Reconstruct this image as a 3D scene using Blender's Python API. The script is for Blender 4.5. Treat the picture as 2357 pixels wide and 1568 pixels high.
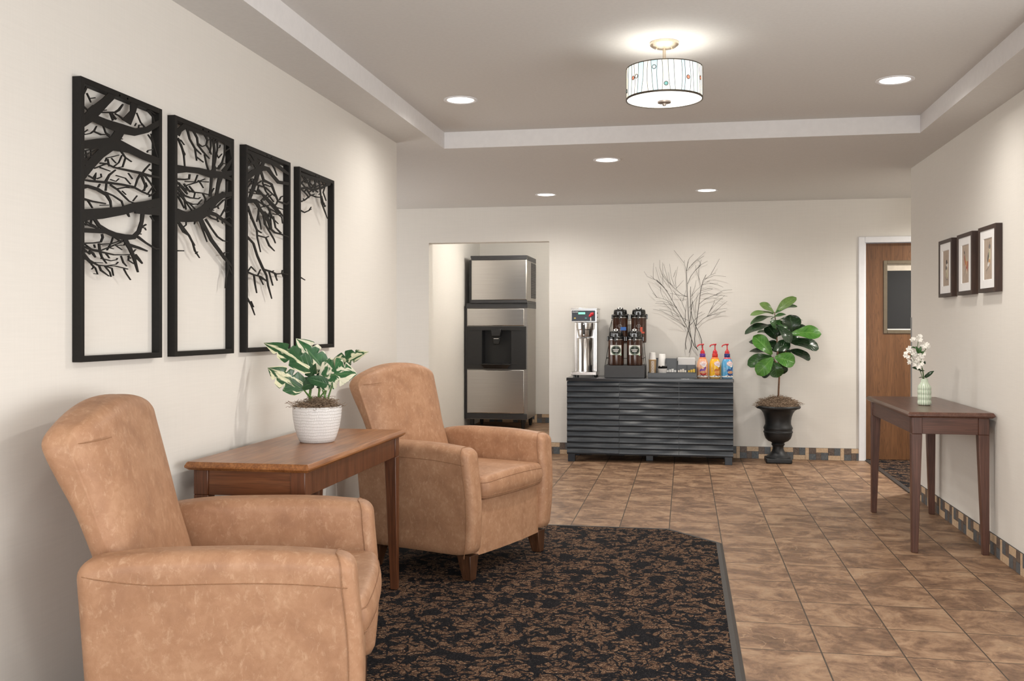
import bpy, bmesh, math, random
from mathutils import Vector, Matrix
random.seed(7)
R = math.radians
scene = bpy.context.scene
col = scene.collection
for o in list(bpy.data.objects):
    bpy.data.objects.remove(o)

# ------------------------------------------------------------------ camera
cam_d = bpy.data.cameras.new('camera')
cam = bpy.data.objects.new('camera', cam_d)
col.objects.link(cam)
cam_d.sensor_fit = 'HORIZONTAL'
cam_d.sensor_width = 36.0
cam_d.lens = 36.0 * 2227.1 / 2357.0
cam_d.shift_y = -(784.0 - 751.54) / 2357.0
cam_d.clip_start = 0.05
cam.location = (0, 0, 1.2525)
cam.rotation_euler = (R(90), 0, 0.1769)
scene.camera = cam

# ------------------------------------------------------------------ world, exposure
w = bpy.data.worlds.new('world')
scene.world = w
w.use_nodes = True
w.node_tree.nodes['Background'].inputs[0].default_value = (0.80, 0.88, 1.0, 1)
w.node_tree.nodes['Background'].inputs[1].default_value = 0.6
scene.view_settings.view_transform = 'Standard'
scene.view_settings.look = 'None'
scene.view_settings.gamma = 1.0
scene.view_settings.use_curve_mapping = False
scene.view_settings.exposure = 0.12

# ------------------------------------------------------------------ daylight through the entrance glazing behind the camera
def area(name, loc, rot, sx, sy, power, colr):
    d = bpy.data.lights.new(name, 'AREA')
    d.shape = 'RECTANGLE'; d.size = sx; d.size_y = sy
    d.energy = power; d.color = colr
    o = bpy.data.objects.new(name, d); col.objects.link(o)
    o.location = loc; o.rotation_euler = rot
    return o
area('daylight_rear', (-0.05, -3.45, 1.3), (R(90), 0, 0), 3.2, 2.2, 205.0, (1.0, 0.985, 0.965))
# unseen fill panels added right of the camera and in the left wing
area('side_fill_light', (2.0, 1.15, 1.0), (R(90), 0, R(90)), 5.2, 1.4, 96.0, (1.0, 0.985, 0.965))
area('wing_fill_light', (-4.30, 7.75, 1.35), (R(90), 0, R(-90)), 2.6, 1.8, 46.0, (1.0, 0.985, 0.965))

# ------------------------------------------------------------------ helpers
class MB:
    def __init__(s):
        s.v = []; s.f = []; s.m = []; s.mi = 0
    def mat(s, i):
        s.mi = i; return s
    def add(s, verts, faces):
        b = len(s.v)
        s.v += [tuple(p) for p in verts]
        for f in faces:
            s.f.append([b + i for i in f]); s.m.append(s.mi)
        return s
    def box(s, x0, x1, y0, y1, z0, z1):
        return s.add([(x0,y0,z0),(x1,y0,z0),(x1,y1,z0),(x0,y1,z0),(x0,y0,z1),(x1,y0,z1),(x1,y1,z1),(x0,y1,z1)],
                     [(0,3,2,1),(4,5,6,7),(0,1,5,4),(1,2,6,5),(2,3,7,6),(3,0,4,7)])
    def frustum(s, c0, s0, c1, s1):
        # square section from centre c0 (x,y,z) with half sizes s0 to c1 with half sizes s1
        v = []
        for c, h in ((c0, s0), (c1, s1)):
            for a, b in ((-1,-1),(1,-1),(1,1),(-1,1)):
                v.append((c[0]+a*h[0], c[1]+b*h[1], c[2]))
        return s.add(v, [(0,3,2,1),(4,5,6,7),(0,1,5,4),(1,2,6,5),(2,3,7,6),(3,0,4,7)])
    def lathe(s, prof, n=32, c=(0,0,0), rf=None, caps=True):
        # prof: list of (r, z)
        v = []; f = []
        for r, z in prof:
            for k in range(n):
                a = 2*math.pi*k/n
                q = r if rf is None else r*rf(a, z)
                v.append((c[0]+q*math.cos(a), c[1]+q*math.sin(a), c[2]+z))
        for i in range(len(prof)-1):
            for k in range(n):
                k2 = (k+1) % n
                f.append((i*n+k, i*n+k2, (i+1)*n+k2, (i+1)*n+k))
        if caps:
            if prof[0][0] > 1e-6: f.append(tuple(range(n-1, -1, -1)))
            if prof[-1][0] > 1e-6: f.append(tuple((len(prof)-1)*n+k for k in range(n)))
        return s.add(v, f)
    def tube(s, pts, rad, n=6, closed=False):
        pts = [Vector(p) for p in pts]
        if not hasattr(rad, '__len__'): rad = [rad]*len(pts)
        m = len(pts); v = []; f = []
        t0 = (pts[1]-pts[0]).normalized()
        up = Vector((0,0,1)) if abs(t0.z) < 0.9 else Vector((1,0,0))
        nrm = t0.cross(up).normalized()
        for i in range(m):
            if closed: t = (pts[(i+1) % m]-pts[i-1])
            else: t = pts[min(i+1, m-1)]-pts[max(i-1, 0)]
            if t.length < 1e-9: t = Vector((0,0,1))
            t.normalize()
            nrm = nrm - t*nrm.dot(t)
            if nrm.length < 1e-6: nrm = t.orthogonal()
            nrm.normalize(); b = t.cross(nrm)
            for k in range(n):
                a = 2*math.pi*k/n
                v.append(pts[i] + (nrm*math.cos(a) + b*math.sin(a))*rad[i])
        for i in range(m if closed else m-1):
            j = (i+1) % m
            for k in range(n):
                k2 = (k+1) % n
                f.append((i*n+k, i*n+k2, j*n+k2, j*n+k))
        if not closed:
            f.append(tuple(range(n-1, -1, -1))); f.append(tuple((m-1)*n+k for k in range(n)))
        return s.add(v, f)
    def grid(s, fn, nu, nv, wrap=False):
        v = [fn(i/nu, j/nv) for i in range(nu+1) for j in range(nv+1)]
        f = [(i*(nv+1)+j, (i+1)*(nv+1)+j, (i+1)*(nv+1)+j+1, i*(nv+1)+j+1) for i in range(nu) for j in range(nv)]
        return s.add(v, f)
    def sphere(s, c, r, nu=10, nv=14):
        rr = r if hasattr(r, '__len__') else (r,r,r)
        v = [(c[0], c[1], c[2]-rr[2])]; f = []
        for i in range(1, nu):
            th = math.pi*i/nu - math.pi/2
            for j in range(nv):
                a = 2*math.pi*j/nv
                v.append((c[0]+rr[0]*math.cos(th)*math.cos(a), c[1]+rr[1]*math.cos(th)*math.sin(a), c[2]+rr[2]*math.sin(th)))
        v.append((c[0], c[1], c[2]+rr[2]))
        for j in range(nv):
            f.append((0, 1+(j+1) % nv, 1+j))
            f.append((len(v)-1, 1+(nu-2)*nv+j, 1+(nu-2)*nv+(j+1) % nv))
        for i in range(nu-2):
            for j in range(nv):
                f.append((1+i*nv+j, 1+i*nv+(j+1) % nv, 1+(i+1)*nv+(j+1) % nv, 1+(i+1)*nv+j))
        return s.add(v, f)
    def move(s, M, start=0):
        for i in range(start, len(s.v)):
            s.v[i] = tuple(M @ Vector(s.v[i]))
        return s
    def build(s, name, mats, parent=None, smooth=40, bevel=0, seg=2, subsurf=0, solid=0):
        me = bpy.data.meshes.new(name)
        me.from_pydata(s.v, [], s.f)
        if not isinstance(mats, (list, tuple)): mats = [mats]
        for m in mats: me.materials.append(m)
        me.polygons.foreach_set('material_index', s.m)
        if smooth:
            me.polygons.foreach_set('use_smooth', [True]*len(me.polygons))
            me.set_sharp_from_angle(angle=R(smooth))
        me.update()
        o = bpy.data.objects.new(name, me)
        col.objects.link(o)
        if parent is not None: o.parent = parent
        if bevel:
            b = o.modifiers.new('bevel', 'BEVEL'); b.width = bevel; b.segments = seg; b.limit_method = 'ANGLE'; b.angle_limit = R(35)
            b.harden_normals = False
        if solid:
            b = o.modifiers.new('solid', 'SOLIDIFY'); b.thickness = solid; b.offset = 0
        if subsurf:
            b = o.modifiers.new('sub', 'SUBSURF'); b.levels = subsurf; b.render_levels = subsurf
        return o

def thing(name, label, cat, loc=(0,0,0), rz=0, group=None):
    o = bpy.data.objects.new(name, None); col.objects.link(o)
    o.empty_display_size = 0.05
    o.location = loc; o.rotation_euler = (0,0,rz)
    o['label'] = label; o['category'] = cat
    if group: o['group'] = group
    return o
def tag(o, label, cat, group=None):
    o['label'] = label; o['category'] = cat
    if group: o['group'] = group
    return o
def struct(o):
    o['kind'] = 'structure'; return o
def dup(root, label, loc=None, rz=None, name=None):
    r = root.copy(); col.objects.link(r)
    r['label'] = label
    if loc is not None: r.location = loc
    if rz is not None: r.rotation_euler = (0,0,rz)
    for ch in list(root.children):
        c = ch.copy(); col.objects.link(c); c.parent = r
        for g in list(ch.children):
            d = g.copy(); col.objects.link(d); d.parent = c
    return r

def text_faces(txt, size, bold=0.0):
    cu = bpy.data.curves.new('t', 'FONT')
    cu.body = txt; cu.size = size; cu.align_x = 'CENTER'; cu.align_y = 'CENTER'; cu.offset = bold
    cu.resolution_u = 3
    o = bpy.data.objects.new('t', cu); col.objects.link(o)
    dg = bpy.context.evaluated_depsgraph_get()
    me = bpy.data.meshes.new_from_object(o.evaluated_get(dg))
    v = [tuple(p.co) for p in me.vertices]; f = [tuple(p.vertices) for p in me.polygons]
    bpy.data.objects.remove(o); bpy.data.curves.remove(cu); bpy.data.meshes.remove(me)
    return v, f

# ------------------------------------------------------------------ materials
def NT(name):
    m = bpy.data.materials.new(name); m.use_nodes = True
    nt = m.node_tree
    return m, nt, nt.nodes['Principled BSDF']
def nd(nt, typ, **kw):
    n = nt.nodes.new(typ)
    for k, v in kw.items():
        if k in n.inputs: n.inputs[k].default_value = v
        else: setattr(n, k, v)
    return n
def coords(nt, scale=(1,1,1), rot=(0,0,0), loc=(0,0,0)):
    tc = nd(nt, 'ShaderNodeTexCoord'); mp = nd(nt, 'ShaderNodeMapping')
    mp.inputs['Scale'].default_value = scale; mp.inputs['Rotation'].default_value = rot; mp.inputs['Location'].default_value = loc
    nt.links.new(tc.outputs['Object'], mp.inputs['Vector'])
    return mp.outputs['Vector']
def ramp(nt, fac, stops, interp='LINEAR'):
    r = nd(nt, 'ShaderNodeValToRGB'); r.color_ramp.interpolation = interp
    while len(r.color_ramp.elements) < len(stops): r.color_ramp.elements.new(0.5)
    for e, (p, c) in zip(r.color_ramp.elements, stops):
        e.position = p; e.color = (*c, 1) if len(c) == 3 else c
    nt.links.new(fac, r.inputs[0]); return r.outputs[0]
def noise(nt, vec, scale, detail=3, rough=0.5, dist=0.0):
    n = nd(nt, 'ShaderNodeTexNoise'); n.inputs['Scale'].default_value = scale; n.inputs['Detail'].default_value = detail
    n.inputs['Roughness'].default_value = rough; n.inputs['Distortion'].default_value = dist
    nt.links.new(vec, n.inputs['Vector']); return n.outputs['Fac']
def mixc(nt, fac, a, b, blend='MIX'):
    m = nd(nt, 'ShaderNodeMix', data_type='RGBA', blend_type=blend)
    for s, q in ((m.inputs[0], fac), (m.inputs[6], a), (m.inputs[7], b)):
        if hasattr(q, 'links'): nt.links.new(q, s)
        elif hasattr(q, '__len__'): s.default_value = (*q, 1) if len(q) == 3 else q
        else: s.default_value = q
    return m.outputs[2]
def math_(nt, op, a, b=0.0, c=0.0):
    m = nd(nt, 'ShaderNodeMath', operation=op)
    for s, q in zip(m.inputs, (a, b, c)):
        if hasattr(q, 'links'): nt.links.new(q, s)
        else: s.default_value = q
    return m.outputs[0]
def bump(nt, bs, h, strength=0.2, dist=0.002):
    b = nd(nt, 'ShaderNodeBump'); b.inputs['Strength'].default_value = strength; b.inputs['Distance'].default_value = dist
    nt.links.new(h, b.inputs['Height']); nt.links.new(b.outputs[0], bs.inputs['Normal'])
def plain(name, c, rough=0.5, metal=0.0, var=0.06, scale=30, spec=0.5, coat=0.0, emit=None, es=1.0, trans=0.0):
    m, nt, bs = NT(name)
    v = coords(nt)
    f = noise(nt, v, scale, 2)
    lo = tuple(max(0, x*(1-var)) for x in c); hi = tuple(min(1, x*(1+var)) for x in c)
    nt.links.new(ramp(nt, f, [(0.3, lo), (0.7, hi)]), bs.inputs['Base Color'])
    bs.inputs['Roughness'].default_value = rough; bs.inputs['Metallic'].default_value = metal
    bs.inputs['Specular IOR Level'].default_value = spec
    bs.inputs['Coat Weight'].default_value = coat
    if trans: bs.inputs['Transmission Weight'].default_value = trans
    if emit:
        bs.inputs['Emission Color'].default_value = (*emit, 1); bs.inputs['Emission Strength'].default_value = es
    return m
M = {}
def wallpaint(name, c):
    m, nt, bs = NT(name)
    a = noise(nt, coords(nt, (6, 6, 160)), 1.0, 3)
    b = noise(nt, coords(nt, (160, 160, 6)), 1.0, 3)
    f = math_(nt, 'ADD', math_(nt, 'MULTIPLY', a, 0.6), math_(nt, 'MULTIPLY', b, 0.4))
    lo = tuple(x*0.975 for x in c); hi = tuple(min(1, x*1.02) for x in c)
    nt.links.new(ramp(nt, f, [(0.3, lo), (0.7, hi)]), bs.inputs['Base Color'])
    bs.inputs['Roughness'].default_value = 0.75; bs.inputs['Specular IOR Level'].default_value = 0.25
    bump(nt, bs, f, 0.07, 0.001)
    return m
M['wall'] = wallpaint('wall_covering', (0.735, 0.71, 0.665))
M['ceil'] = plain('ceiling_paint', (0.665, 0.66, 0.645), 0.85, var=0.02, scale=60, spec=0.2)
M['tray'] = plain('tray_edge_paint', (0.75, 0.74, 0.74), 0.8, var=0.02, spec=0.2)
M['white_trim'] = plain('white_trim_paint', (0.80, 0.81, 0.84), 0.35, var=0.015)

def tile_mat():
    m, nt, bs = NT('floor_tile')
    W, H = 0.306, 0.347
    v = coords(nt, loc=(-(0.21-10*W), -(3.865-40*H), 0))
    br = nd(nt, 'ShaderNodeTexBrick', offset=0.0, squash=1.0)
    br.inputs['Scale'].default_value = 1.0; br.inputs['Mortar Size'].default_value = 0.0034; br.inputs['Mortar Smooth'].default_value = 0.3
    br.inputs['Brick Width'].default_value = W; br.inputs['Row Height'].default_value = H; br.inputs['Bias'].default_value = 0.0
    br.inputs['Color1'].default_value = (0, 0, 0, 1); br.inputs['Color2'].default_value = (1, 1, 1, 1); br.inputs['Mortar'].default_value = (0.5, 0.5, 0.5, 1)
    nt.links.new(v, br.inputs['Vector'])
    # per-tile shift of the stone figure
    sh = nd(nt, 'ShaderNodeVectorMath', operation='SCALE'); nt.links.new(br.outputs['Color'], sh.inputs[0]); sh.inputs['Scale'].default_value = 9.0
    ad = nd(nt, 'ShaderNodeVectorMath', operation='ADD'); nt.links.new(v, ad.inputs[0]); nt.links.new(sh.outputs[0], ad.inputs[1])
    st = nd(nt, 'ShaderNodeMapping'); st.inputs['Scale'].default_value = (1.15, 1.2, 1.0); st.inputs['Rotation'].default_value = (0, 0, 0.12); nt.links.new(ad.outputs[0], st.inputs['Vector'])
    cloud = noise(nt, st.outputs[0], 4.6, 9, 0.70, 0.6)
    c1 = ramp(nt, cloud, [(0.37, (0.095, 0.048, 0.027)), (0.455, (0.185, 0.102, 0.060)), (0.54, (0.335, 0.205, 0.122)), (0.66, (0.46, 0.315, 0.20))])
    fine = noise(nt, st.outputs[0], 26, 6, 0.7, 0.3)
    c2 = mixc(nt, 0.55, c1, ramp(nt, fine, [(0.35, (0.12, 0.065, 0.04)), (0.65, (0.47, 0.30, 0.17))]), 'MIX')
    c2 = mixc(nt, 0.52, c1, c2)
    vo = nd(nt, 'ShaderNodeTexVoronoi', feature='DISTANCE_TO_EDGE'); vo.inputs['Scale'].default_value = 4.5
    dn = nd(nt, 'ShaderNodeTexNoise'); dn.inputs['Scale'].default_value = 9.0; dn.inputs['Detail'].default_value = 5
    nt.links.new(ad.outputs[0], dn.inputs['Vector'])
    mx = mixc(nt, 0.12, ad.outputs[0], dn.outputs['Color']); nt.links.new(mx, vo.inputs['Vector'])
    crack = ramp(nt, vo.outputs['Distance'], [(0.0, (1,1,1)), (0.012, (0,0,0))])
    gate = ramp(nt, noise(nt, ad.outputs[0], 3.0, 2), [(0.56, (0,0,0)), (0.62, (1,1,1))])
    ck = math_(nt, 'MULTIPLY', crack, gate)
    ck = math_(nt, 'MULTIPLY', ck, 0.5)
    c3 = mixc(nt, ck, c2, (0.55, 0.37, 0.22))
    c4 = mixc(nt, br.outputs['Fac'], c3, (0.060, 0.042, 0.028))
    c4 = mixc(nt, 1.0, c4, (0.90, 0.89, 0.88), 'MULTIPLY')
    nt.links.new(c4, bs.inputs['Base Color'])
    rr = ramp(nt, fine, [(0.3, (0.42,)*3), (0.7, (0.60,)*3)]); nt.links.new(rr, bs.inputs['Roughness'])
    h = math_(nt, 'SUBTRACT', math_(nt, 'MULTIPLY', fine, 0.35), br.outputs['Fac'])
    bump(nt, bs, h, 0.35, 0.0025)
    return m
M['tile'] = tile_mat()

def carpet_mat():
    m, nt, bs = NT('scroll_carpet')
    v = coords(nt, (1.0, 1.12, 1.0), (0, 0, 0.3))
    nA = noise(nt, v, 14.5, 0.0, 0.45, 1.3)
    nB = noise(nt, coords(nt, (1, 1, 1), (0, 0, 0), (3.1, 7.7, 0)), 15.5, 0.0, 0.5, 1.0)
    worm = math_(nt, 'ABSOLUTE', math_(nt, 'SUBTRACT', nA, 0.5))
    m1 = ramp(nt, worm, [(0.040, (0,0,0)), (0.052, (1,1,1))])
    m2 = ramp(nt, math_(nt, 'ABSOLUTE', math_(nt, 'SUBTRACT', nB, 0.53)), [(0.045, (0,0,0)), (0.057, (1,1,1))])
    nC = noise(nt, coords(nt, (1, 1, 1), (0, 0, 0), (1.1, 2.7, 5)), 13.0, 0.0, 0.5, 0.8)
    m3 = ramp(nt, nC, [(0.39, (0,0,0)), (0.42, (1,1,1))])
    msk = math_(nt, 'MULTIPLY', math_(nt, 'MULTIPLY', m1, m2), m3)
    vo = nd(nt, 'ShaderNodeTexVoronoi'); vo.inputs['Scale'].default_value = 260.0
    nt.links.new(coords(nt), vo.inputs['Vector'])
    sp = nd(nt, 'ShaderNodeSeparateColor'); nt.links.new(vo.outputs['Color'], sp.inputs[0])
    tan = ramp(nt, sp.outputs[0], [(0.0, (0.020, 0.012, 0.010)), (0.4, (0.072, 0.038, 0.024)), (0.75, (0.155, 0.090, 0.055)), (1.0, (0.32, 0.215, 0.14))])
    blk = ramp(nt, sp.outputs[1], [(0.0, (0.004, 0.004, 0.005)), (0.85, (0.014, 0.014, 0.017)), (1.0, (0.045, 0.038, 0.034))])
    nt.links.new(mixc(nt, msk, blk, tan), bs.inputs['Base Color'])
    bs.inputs['Roughness'].default_value = 0.95; bs.inputs['Specular IOR Level'].default_value = 0.1
    bump(nt, bs, math_(nt, 'ADD', sp.outputs[2], msk), 0.5, 0.003)
    return m
M['carpet'] = carpet_mat()
M['rubber'] = plain('rubber_edging', (0.038, 0.034, 0.032), 0.5, var=0.08, scale=80)

def leather_mat():
    m, nt, bs = NT('tan_leather')
    v = coords(nt)
    a = noise(nt, v, 10.0, 6, 0.62, 0.4)
    c1 = ramp(nt, a, [(0.32, (0.318, 0.166, 0.093)), (0.5, (0.385, 0.208, 0.118)), (0.68, (0.438, 0.250, 0.147))])
    b = noise(nt, coords(nt, (1.0, 1.0, 0.55), (0.25, 0.2, 0.2)), 52.0, 6, 0.74, 0.6)
    st = ramp(nt, b, [(0.53, (0,0,0)), (0.70, (0.55,)*3)])
    c2 = mixc(nt, st, c1, (0.60, 0.40, 0.26))
    d = noise(nt, v, 42.0, 4, 0.6, 0.6)
    c3 = mixc(nt, ramp(nt, d, [(0.40, (0.28,)*3), (0.55, (0,0,0))]), c2, (0.30, 0.15, 0.075))
    nt.links.new(c3, bs.inputs['Base Color'])
    bs.inputs['Roughness'].default_value = 0.52; bs.inputs['Specular IOR Level'].default_value = 0.35
    bump(nt, bs, math_(nt, 'ADD', noise(nt, v, 260.0, 2), math_(nt, 'MULTIPLY', a, 1.5)), 0.12, 0.0015)
    return m
M['leather'] = leather_mat()
M['seam'] = plain('leather_stitching', (0.27, 0.135, 0.066), 0.6, var=0.15, scale=200)

def wood_mat(name, dark, mid, light, axis='x', rough=0.32, scale=1.0, ring=False):
    m, nt, bs = NT(name)
    s = {'x': (1.2, 14, 14), 'y': (14, 1.2, 14), 'z': (14, 14, 1.2)}[axis]
    v = coords(nt, tuple(q*scale for q in s))
    a = noise(nt, v, 2.4, 5, 0.6, 0.5)
    s2 = {'x': (6, 160, 160), 'y': (160, 6, 160), 'z': (160, 160, 6)}[axis]
    b = noise(nt, coords(nt, s2), 1.0, 2)
    c1 = ramp(nt, a, [(0.30, dark), (0.5, mid), (0.70, light)])
    c2 = mixc(nt, ramp(nt, b, [(0.42, (0.4,)*3), (0.56, (0,0,0))]), c1, tuple(q*0.5 for q in dark))
    nt.links.new(c2, bs.inputs['Base Color'])
    bs.inputs['Roughness'].default_value = rough
    bump(nt, bs, b, 0.05, 0.0006)
    return m
M['cherry'] = wood_mat('cherry_wood_lit', (0.195, 0.068, 0.020), (0.300, 0.118, 0.038), (0.395, 0.170, 0.060), 'y', 0.30)  # tabletop's lit tone and sheen put into the colour; copies below are darker
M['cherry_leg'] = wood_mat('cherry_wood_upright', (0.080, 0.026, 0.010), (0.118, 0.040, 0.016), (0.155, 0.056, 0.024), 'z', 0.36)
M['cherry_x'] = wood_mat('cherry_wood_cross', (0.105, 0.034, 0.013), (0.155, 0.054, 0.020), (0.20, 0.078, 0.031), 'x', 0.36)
M['walnut'] = wood_mat('brown_wood', (0.088, 0.038, 0.026), (0.128, 0.060, 0.042), (0.165, 0.083, 0.060), 'y', 0.28)
M['walnut_leg'] = wood_mat('brown_wood_upright', (0.072, 0.029, 0.019), (0.105, 0.044, 0.029), (0.135, 0.060, 0.042), 'z', 0.36)
M['walnut_x'] = wood_mat('brown_wood_cross', (0.080, 0.030, 0.018), (0.115, 0.046, 0.028), (0.148, 0.064, 0.042), 'x', 0.36)
M['darkleg'] = wood_mat('dark_stained_foot', (0.038, 0.014, 0.006), (0.070, 0.028, 0.012), (0.105, 0.046, 0.022), 'z', 0.4)
M['frame_brown'] = wood_mat('dark_walnut_frame', (0.018, 0.006, 0.003), (0.034, 0.013, 0.0065), (0.056, 0.024, 0.012), 'z', 0.5)

def oak_mat():
    m, nt, bs = NT('oak_veneer')
    dn = noise(nt, coords(nt, (11, 11, 0.75)), 1.0, 3, 0.5, 1.2)
    rings = math_(nt, 'FRACT', math_(nt, 'MULTIPLY', dn, 13.0))
    c0 = ramp(nt, dn, [(0.35, (0.150, 0.064, 0.023)), (0.65, (0.205, 0.092, 0.036))])
    c1 = mixc(nt, ramp(nt, rings, [(0.0, (0.6,)*3), (0.25, (0,0,0)), (0.9, (0,0,0)), (1.0, (0.6,)*3)]), c0, (0.085, 0.036, 0.014))
    f = noise(nt, coords(nt, (220, 220, 7)), 1.0, 2)
    c2 = mixc(nt, ramp(nt, f, [(0.40, (0.35,)*3), (0.55, (0,0,0))]), c1, (0.07, 0.03, 0.012))
    nt.links.new(c2, bs.inputs['Base Color']); bs.inputs['Roughness'].default_value = 0.4
    return m
M['oak'] = oak_mat()

def steel_mat(name, c=(0.56, 0.545, 0.53), rough=0.25, axis='x'):
    m, nt, bs = NT(name)
    s = {'x': (2, 2, 260), 'z': (260, 260, 2)}[axis]
    f = noise(nt, coords(nt, s), 1.0, 3)
    nt.links.new(ramp(nt, f, [(0.3, tuple(q*0.93 for q in c)), (0.7, tuple(min(1, q*1.05) for q in c))]), bs.inputs['Base Color'])
    bs.inputs['Metallic'].default_value = 1.0; bs.inputs['Roughness'].default_value = rough
    bump(nt, bs, f, 0.04, 0.0004)
    return m
M['steel'] = steel_mat('brushed_steel')
M['steel_v'] = steel_mat('polished_steel', (0.56, 0.54, 0.52), 0.20, 'z')
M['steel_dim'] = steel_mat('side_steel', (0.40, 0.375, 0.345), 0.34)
M['nickel'] = steel_mat('brushed_nickel', (0.72, 0.62, 0.50), 0.30, 'z')
M['bronze'] = plain('bronze_metal', (0.17, 0.14, 0.10), 0.45, 0.6, var=0.05)
M['black'] = plain('satin_black', (0.012, 0.012, 0.012), 0.42, var=0.15)
M['black_metal'] = plain('black_powder_coat', (0.0085, 0.0075, 0.0065), 0.6, var=0.12, scale=90, spec=0.25)
M['black_plastic'] = plain('black_plastic', (0.010, 0.010, 0.0105), 0.42, var=0.1)
M['dark_plastic'] = plain('charcoal_plastic', (0.030, 0.030, 0.032), 0.45, var=0.08)
M['pit'] = plain('deep_black_plastic', (0.005, 0.005, 0.005), 0.4, var=0.1)
M['gloss_black'] = plain('gloss_black_plastic', (0.010, 0.010, 0.010), 0.12, var=0.1)
M['cab'] = plain('charcoal_lacquer', (0.022, 0.030, 0.040), 0.26, var=0.06, scale=40)
M['cab_top'] = plain('black_lacquer_top', (0.017, 0.019, 0.022), 0.14, var=0.10, scale=12)
M['urn'] = plain('matte_black_urn', (0.0095, 0.0105, 0.012), 0.5, var=0.15, scale=18)
M['white_cer'] = plain('white_glaze', (0.74, 0.73, 0.71), 0.4, var=0.02)
M['paper'] = plain('white_paper', (0.78, 0.77, 0.75), 0.6, var=0.02)
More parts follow.
